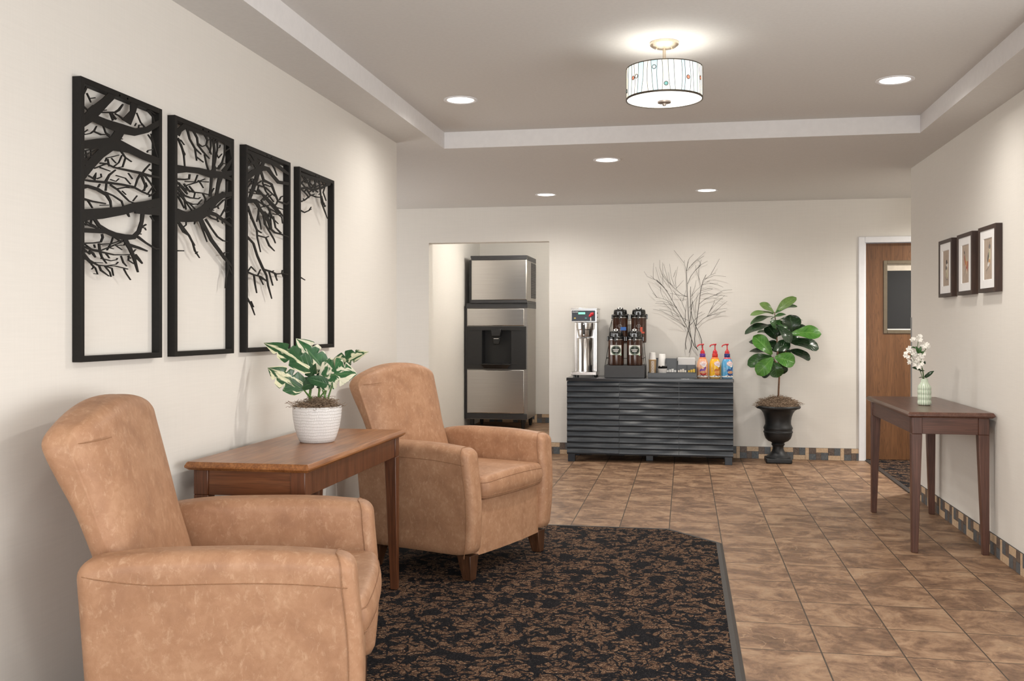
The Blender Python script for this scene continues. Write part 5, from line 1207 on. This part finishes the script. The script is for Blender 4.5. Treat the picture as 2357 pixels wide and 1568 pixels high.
#     base           tip      width  colour  normal           depth base/tip
FL = [((338,245),(492,108),82,3,(-0.3,-1,0.5),0.02,0.02), ((325,245),(222,160),74,3,(0.2,-0.8,0.7),0,-0.03), ((322,252),(143,240),72,3,(0,-0.5,1),0,-0.06), ((338,248),(497,168),78,1,(0,-0.35,1),0,0.02),
      ((318,275),(138,312),84,1,(0.1,-0.45,1),0.01,-0.03), ((300,296),(408,243),62,1,(0,-0.4,1),-0.02,-0.05), ((345,310),(553,276),80,1,(0,-0.35,1),0.04,0.06), ((318,345),(95,382),110,0,(0,-0.5,1),0,-0.06),
      ((345,365),(300,315),70,1,(0,-0.8,0.5),-0.03,-0.10), ((470,412),(455,262),150,0,(0.1,-1,0.15),0.02,0.0), ((455,412),(678,395),122,2,(0,-0.95,0.65),-0.03,-0.08), ((345,345),(455,468),96,0,(0.3,-0.9,0.6),-0.05,-0.10),
      ((335,425),(205,380),78,1,(0,-0.4,1),0.03,0.05), ((440,475),(672,505),112,0,(0,-0.85,0.7),0.0,-0.02), ((440,545),(615,598),88,0,(0,-0.8,0.7),0.02,0.02), ((303,578),(172,425),122,2,(0.25,-1,0.35),-0.06,-0.10),
      ((305,590),(115,650),108,1,(0.1,-0.9,0.5),-0.03,-0.03), ((312,600),(190,728),118,2,(0.3,-1,0.4),-0.07,-0.12), ((325,596),(478,630),124,2,(-0.2,-1,0.35),-0.08,-0.11), ((320,625),(350,758),112,1,(0,-1,0.3),-0.03,-0.05),
      ((315,545),(440,480),100,0,(0,-0.95,0.5),-0.05,-0.07), ((300,570),(137,535),74,0,(0,-0.5,1),0.02,0.04), ((320,525),(140,455),84,0,(0,-0.6,1),0.03,0.05), ((345,695),(228,748),72,0,(0,-0.8,0.6),0.0,0.02),
      ((400,470),(400,625),110,0,(0.1,-1,0.1),0.0,0.02), ((460,425),(565,332),70,0,(0,-0.6,0.8),0.04,0.06), ((345,455),(275,340),110,0,(0.2,-1,0.3),0.0,-0.02), ((420,470),(530,455),100,0,(0,-0.9,0.5),0.0,0.0),
      ((360,640),(408,735),90,0,(-0.2,-1,0.1),0.02,0.03), ((340,430),(420,330),110,0,(0,-1,0.3),0.03,0.04), ((360,560),(290,470),90,0,(0,-1,0.3),0.04,0.05), ((365,600),(470,560),86,1,(0,-0.6,0.9),0.05,0.08), ((335,300),(420,380),80,1,(0.2,-0.7,0.8),0.0,-0.04)]
for i, (p, q, wd, ci, n_, d0, d1) in enumerate(FL):
    b = MB(); uv = []
    leaf(b, FP(*p, d0), FP(*q, d1), wd*kf*1.32, n_, fid, 0.07, 0.14, 0.040, 16, 8, i, None, uv)
    o = b.build('leaf', LM[ci], fg, smooth=80); setuv(o, uv)

# ------------------------------------------------------------------ variegated monstera in a white textured pot
mo = thing('variegated_monstera', 'green and cream variegated plant in a white textured pot on the side table', 'potted plant', (-1.548, 3.925, 0.7605), 0)
def pot_mat():
    m, nt, bs = NT('white_textured_glaze')
    tc = nd(nt, 'ShaderNodeTexCoord'); sp = nd(nt, 'ShaderNodeSeparateXYZ'); nt.links.new(tc.outputs['Object'], sp.inputs[0])
    ang = math_(nt, 'ARCTAN2', sp.outputs[1], sp.outputs[0])
    cb = nd(nt, 'ShaderNodeCombineXYZ'); nt.links.new(math_(nt, 'MULTIPLY', ang, 0.095), cb.inputs[0]); nt.links.new(sp.outputs[2], cb.inputs[1])
    wob = noise(nt, tc.outputs['Object'], 30, 2); cb2 = mixc(nt, 0.010, cb.outputs[0], wob)
    br_ = nd(nt, 'ShaderNodeTexBrick', offset=0.37, squash=1.0)
    br_.inputs['Scale'].default_value = 1.0; br_.inputs['Brick Width'].default_value = 0.0052; br_.inputs['Row Height'].default_value = 0.0125; br_.inputs['Mortar Size'].default_value = 0.00055; br_.inputs['Mortar Smooth'].default_value = 0.6
    nt.links.new(cb2, br_.inputs['Vector'])
    nt.links.new(mixc(nt, math_(nt, 'MULTIPLY', br_.outputs['Fac'], 0.8), (0.80,0.79,0.78), (0.50,0.46,0.42)), bs.inputs['Base Color'])
    bs.inputs['Roughness'].default_value = 0.45
    bump(nt, bs, math_(nt, 'SUBTRACT', 1.0, br_.outputs['Fac']), 1.0, 0.004)
    return m
b = MB(); b.lathe([(0.070,0.0),(0.074,0.003),(0.082,0.022),(0.094,0.060),(0.101,0.100),(0.104,0.135),(0.1035,0.150),(0.101,0.152),(0.097,0.150),(0.095,0.130),(0.0,0.128)], 56); b.build('pot', pot_mat(), mo)
b = MB(); b.lathe([(0.095,0.130),(0.085,0.146),(0.04,0.158),(0.0,0.160)], 24, caps=False); moss(b, 0.094, lambda q: 0.166-0.016*q, 420, 4, 0.0008, 1.0)
for cx, cy in ((0.0,0.0),(0.04,-0.02)):
    s = len(b.v); moss(b, 0.045, lambda q: 0.180-0.015*q, 110, 9, 0.0008, 0.9); b.move(Matrix.Translation((cx,cy,0)), s)
o = b.build('moss', M['moss'], mo); o['kind'] = 'stuff'
km = 0.0003745
def MP(x, y, d=0.0):
    u = (x-630)*km
    return (u*0.984-d*(-0.176), u*0.176+d*0.984, 0.152+(880-y)*km)
mon = lambda t: (0.30+0.70*math.sin(math.pi*min(1, 0.12+0.80*t))**0.55)*(1-t**4.5)*min(1, 0.12+(t/0.14)**0.6) + 0.001
VM = [leaf_mat('variegated_leaf', (0.012,0.055,0.018), (0.030,0.110,0.035), (0.12,0.22,0.08), 0.3, (0.72,0.70,0.48)),
      leaf_mat('variegated_leaf_pale', (0.018,0.085,0.030), (0.045,0.160,0.055), (0.16,0.28,0.11), 0.3, (0.76,0.74,0.58)),
      leaf_mat('dark_green_leaf', (0.008,0.040,0.014), (0.020,0.080,0.026), (0.06,0.15,0.05), 0.28)]
ML = [((590,480),(80,130),205,0,(0.15,-0.9,0.75),0.0,-0.03,1.2), ((650,455),(350,95),215,1,(0.55,-0.9,0.35),0.03,0.03,0.3), ((550,690),(190,430),215,0,(0.35,-1,0.30),-0.05,-0.08,0.3), ((575,690),(622,385),150,2,(-0.3,-1,0.1),-0.02,-0.02,0.2),
      ((760,470),(1195,235),190,0,(-0.5,-0.95,0.45),0.02,0.0,0.3), ((690,560),(1150,480),330,1,(-0.1,-0.95,0.55),-0.03,-0.06,0.2), ((860,630),(640,545),110,2,(0,-0.9,0.6),-0.07,-0.09,0.2), ((555,655),(720,600),105,2,(0.1,-0.9,0.5),-0.06,-0.07,0.2),
      ((620,480),(375,410),130,0,(0,-0.9,0.6),0.04,0.05,0.2), ((690,640),(760,660),70,2,(0,-0.8,0.8),-0.03,-0.05,0.2), ((640,600),(700,440),130,2,(0.1,-1,0.1),0.03,0.03,0.2), ((760,540),(800,430),120,2,(0,-1,0.2),0.05,0.06,0.2)]
for i, (p, q, wd, ci, n_, d0, d1, bd) in enumerate(ML):
    b = MB(); uv = []
    big = wd > 140
    nt_ = [(0.34+0.03*(i%3),0.55,1),(0.58,0.62,1),(0.45,0.60,-1),(0.70,0.5,-1)] if big else None
    n2 = Vector((n_[0]*0.984-n_[1]*(-0.176), n_[0]*0.176+n_[1]*0.984, n_[2]))
    leaf(b, MP(*p, d0), MP(*q, d1), wd*km*1.30, n2, mon, 0.05, 0.16, 0.012, 44 if big else 14, 10, i+50, nt_, uv)
    o = b.build('leaf', VM[ci], mo, smooth=80); setuv(o, uv)
    st_ = MB(); root = ((540-630)*km*(1-0.25*(i % 3)) if p[0] < 620 else (745-630)*km*(0.3+0.35*(i % 3)) if p[0] > 680 else 0.0)
    e = Vector(MP(*p, d0)); st_.tube([(root, -0.01+0.01*(i % 4), 0.150), (root*0.9+e.x*0.1, e.y*0.3, 0.19), (root*0.4+e.x*0.6, e.y*0.7, (0.19+e.z)/2), tuple(e)], [0.0042,0.0038,0.0032,0.0026], 6)
    st_.build('stalk', plain('green_stalk', (0.10,0.20,0.05), 0.45, var=0.2), o, smooth=60)

# ------------------------------------------------------------------ vase of white flowers on the console
vs = thing('flower_vase', 'ribbed pale green vase holding white flowers on the console table', 'vase', (1.413, 6.145, 0.7805))
def vr(z):
    pts = [(0.0,0.034),(0.006,0.038),(0.016,0.0395),(0.026,0.038),(0.032,0.0355),(0.040,0.038),(0.050,0.0395),(0.058,0.038),(0.063,0.0365),(0.070,0.0385),(0.078,0.0395),(0.086,0.0385),(0.091,0.0365),(0.098,0.0385),(0.108,0.0385),(0.118,0.034),(0.128,0.027),(0.138,0.0215),(0.147,0.0200),(0.158,0.0198)]
    for (a,p),(c,q) in zip(pts, pts[1:]):
        if z <= c: return p+(q-p)*(z-a)/(c-a)
    return pts[-1][1]
b = MB(); prof = [(0.030,0.0)]+[(vr(0.158*i/46), 0.158*i/46) for i in range(1, 47)]+[(0.0165,0.158),(0.0165,0.13),(0.0,0.13)]
b.lathe(prof, 96, rf=lambda a, z: 1+0.040*abs(math.cos(9*a))-0.03)
gm, nt, bs = NT('pale_green_glaze'); 
lw_ = nd(nt, 'ShaderNodeTexCoord'); sp_ = nd(nt, 'ShaderNodeSeparateXYZ'); nt.links.new(lw_.outputs['Object'], sp_.inputs[0])
an = math_(nt, 'ABSOLUTE', math_(nt, 'COSINE', math_(nt, 'MULTIPLY', math_(nt, 'ARCTAN2', sp_.outputs[1], sp_.outputs[0]), 9.0)))
nt.links.new(ramp(nt, an, [(0.0, (0.22,0.33,0.22)), (0.45, (0.52,0.62,0.47)), (1.0, (0.68,0.74,0.62))]), bs.inputs['Base Color']); bs.inputs['Roughness'].default_value = 0.22
b.build('vase', gm, vs, smooth=60)
M['petal'] = flatm('white_petal', (0.82,0.80,0.74), 0.6); M['stemg'] = plain('flower_stem', (0.07,0.13,0.04), 0.5, var=0.2)
kv = 0.000362
def VP(x, y, d=0.0):
    u = (x-560)*kv
    return (u*0.984+d*0.176, u*0.176-d*0.984*-1, 0.158+(885-y)*kv)
b = MB()
for pts in (((545,900,0),(530,760,-0.005),(480,560,0.0),(440,380,0.0),(460,260,0.0),(485,200,0.0)), ((555,900,0),(540,760,0.0),(500,620,-0.01),(520,480,-0.01),(580,400,-0.005),(590,340,0)), ((540,900,0),(500,780,0.0),(440,640,0.0),(360,540,0.0),(320,440,0.0)), ((560,900,0),(520,700,0.01),(430,600,0.01))):
    b.tube([VP(*p) for p in pts], [0.0022]*len(pts), 5)
b.build('stems', M['stemg'], vs)
FC = [(490,180),(385,225),(440,215),(355,235),(490,240),(420,240),(560,300),(600,320),(620,355),(540,340),(570,360),(315,375),(340,420),(310,430),(250,460),(245,500),(280,520),(390,490),(420,480),(350,560),(300,590),(310,620),(480,500),(520,520),(545,470),(480,560),(520,580),(450,560),(410,600),(440,640),(480,660),(530,680),(400,650),(460,690),(520,640),(380,620),(350,460),(300,400)]
rg = random.Random(11)
pet = lambda t: math.sin(math.pi*min(1,0.12+0.8*t))**0.8
for i, (x, y) in enumerate(FC):
    b = MB(); c = Vector(VP(x, y, -0.012+0.03*rg.random()-0.015)); n = Vector((rg.uniform(-0.7,0.7), -1+rg.uniform(-0.1,0.6), rg.uniform(-0.2,0.8))).normalized()
    a1 = n.orthogonal().normalized(); a2 = n.cross(a1); r0 = rg.uniform(0.0125, 0.0165); h0 = rg.uniform(0,6)
    for k in range(5):
        d = a1*math.cos(h0+k*1.2566)+a2*math.sin(h0+k*1.2566)
        leaf(b, c, c+d*r0+n*0.004, r0*0.95, n, pet, 0.12, 0.2, 0.03, 5, 4, i*5+k)
    b.build('blossom', M['petal'], vs, smooth=80)
lf = lambda t: math.sin(math.pi*min(1,0.06+0.93*t))**0.9+0.01
for i, (p, q, wd, n_) in enumerate((((500,745),(365,690),70,(0.2,-1,0.8)), ((580,870),(712,745),70,(-0.6,-1,0.5)), ((480,760),(565,745),36,(0,-0.7,1)), ((540,865),(465,862),22,(0,-0.6,1)), ((455,470),(425,345),62,(0.5,-1,0.2)), ((470,470),(500,350),60,(-0.4,-1,0.2)), ((480,460),(590,435),40,(0,-0.8,0.8)), ((420,380),(350,360),40,(0,-0.8,0.7)), ((550,650),(570,590),40,(0,-1,0.2)), ((560,865),(605,800),40,(0.3,-1,0)))):
    b = MB(); uv = []; leaf(b, VP(*p), VP(*q, -0.01), wd*kv, n_, lf, 0.06, 0.2, 0.02, 10, 6, i, None, uv); o = b.build('leaf', LM[1] if 3 < i < 8 else LM[0], vs, smooth=80); setuv(o, uv)

# ------------------------------------------------------------------ three framed bird prints on the right wall
def dab(b, mi, pts): b.mat(mi); b.add(pts, [tuple(range(len(pts)))])
ink = {'grey': (0.20,0.19,0.18), 'dark': (0.05,0.045,0.045), 'cream': (0.60,0.55,0.42), 'red': (0.40,0.12,0.08), 'orange': (0.55,0.30,0.12), 'olive': (0.42,0.40,0.26), 'white': (0.72,0.70,0.66)}
IK = {k: flatm('ink_'+k, c, 0.8) for k, c in ink.items()}; IN = list(IK)
def paper_mat():
    m, nt, bs = NT('aged_print_paper'); f = noise(nt, coords(nt), 9, 5, 0.6)
    nt.links.new(ramp(nt, f, [(0.3, (0.38,0.30,0.24)), (0.7, (0.50,0.415,0.335))]), bs.inputs['Base Color']); bs.inputs['Roughness'].default_value = 0.8; return m
PM = paper_mat()
# each bird: ellipses (ink, cx, cz, rx, rz, tilt) and strokes (ink, points, width) in print millimetres, seen from the room
BIRDS = [
 ([('cream',12,-22,17,30,0.15),('white',16,16,14,14,0),('olive',2,-40,8,20,0.25),('grey',0,2,10,12,0.1),('dark',6,34,11,13,0.2),('dark',-4,2,8,9,0),('dark',24,28,5,3,0)],
  [('grey',[(-24,-48),(-8,-58),(12,-66),(34,-62)],3.4),('grey',[(0,-60),(-18,-72),(-30,-84)],2.0),('dark',[(-10,18),(-8,2),(-16,-12)],3)]),
 ([('red',20,-18,15,34,-0.35),('orange',6,10,12,26,0.3),('olive',4,26,9,14,0.3),('red',-14,20,8,28,0.35),('dark',-24,60,5,10,0.5),('cream',14,-38,8,14,0)],
  [('grey',[(-30,-62),(-16,-40),(6,-20),(26,6)],3.2),('grey',[(-8,-30),(-26,-10)],2.0),('dark',[(-30,74),(-14,40),(-10,20)],3),('red',[(-30,0),(-10,-10),(10,-30)],3)]),
 ([('cream',16,14,15,36,-0.1),('orange',14,-16,12,16,0),('olive',12,24,10,20,0),('grey',-4,8,9,26,-0.3),('white',4,-26,16,9,0.4),('grey',20,58,10,12,-0.5),('dark',-2,4,5,18,-0.3)],
  [('dark',[(2,52),(14,66),(22,82)],3.2),('grey',[(-36,-56),(-18,-48),(4,-40),(26,-24)],3),('grey',[(-18,-48),(-26,-62),(-22,-72)],2),('grey',[(-4,-44),(-6,-58)],1.6)])]
for k, (yc, lab) in enumerate(((6.577, 'framed bird print farthest along the right wall, bird with dark cap'), (6.142, 'framed bird print in the middle of three, reddish bird on a slanting twig'), (5.707, 'framed bird print nearest the camera, pale bird with raised crest'))):
    t = thing('framed_bird_print', lab, 'picture', (XR, yc, 1.624), R(-90), 'three small bird prints')   # local x runs along the wall (towards the camera), local y into the wall
    W, H, fw, dp = 0.1565, 0.183, 0.023, 0.036
    b = MB(); b.box(-W, -W+fw, -dp, -0.0005, -H, H); b.box(W-fw, W, -dp, -0.0005, -H, H); b.box(-W+fw, W-fw, -dp, -0.0005, -H, -H+fw); b.box(-W+fw, W-fw, -dp, -0.0005, H-fw, H)
    b.build('frame', M['frame_brown'], t, bevel=0.0012)
    w1, h1, w2, h2 = W-fw, H-fw, 0.078, 0.115
    b = MB(); ya, yb = -0.031, -0.0265
    v = [(x, ya, z) for x, z in ((-w1,-h1),(w1,-h1),(w1,h1),(-w1,h1))]+[(x, ya, z) for x, z in ((-w2,-h2),(w2,-h2),(w2,h2),(-w2,h2))]+[(x, yb, z) for x, z in ((-w2+0.003,-h2+0.003),(w2-0.003,-h2+0.003),(w2-0.003,h2-0.003),(-w2+0.003,h2-0.003))]
    b.add(v, [(i, (i+1)%4, 4+(i+1)%4, 4+i) for i in range(4)]+[(4+i, 4+(i+1)%4, 8+(i+1)%4, 8+i) for i in range(4)])
    b.build('mat_board', plain('white_mat_board', (0.86,0.86,0.86), 0.6, var=0.01), t, smooth=0)
    b = MB(); b.box(-w2+0.001, w2-0.001, -0.0262, -0.020, -h2+0.001, h2-0.001); b.mat(1)
    es, ss = BIRDS[k]; lay = 0.00005
    names = ['x']+IN
    off = -0.0263
    for nm, cx, cz, rx, rz, tl in es:
        pts = []
        for j in range(20):
            a = 2*math.pi*j/20; x, z = rx*math.cos(a), rz*math.sin(a)
            pts.append(((cx+x*math.cos(tl)-z*math.sin(tl))*0.00125, off, (cz+x*math.sin(tl)+z*math.cos(tl))*0.00115))
        dab(b, names.index(nm), pts); off -= lay
    for nm, pts, wd in ss:
        v, f = stroke([(x*0.00125, z*0.00115) for x, z in pts], wd*0.001); b.mat(names.index(nm)); b.add([(p[0], off, p[1]) for p in v], f); off -= lay
    b.build('print', [PM]+[IK[n] for n in IN], t, smooth=0)
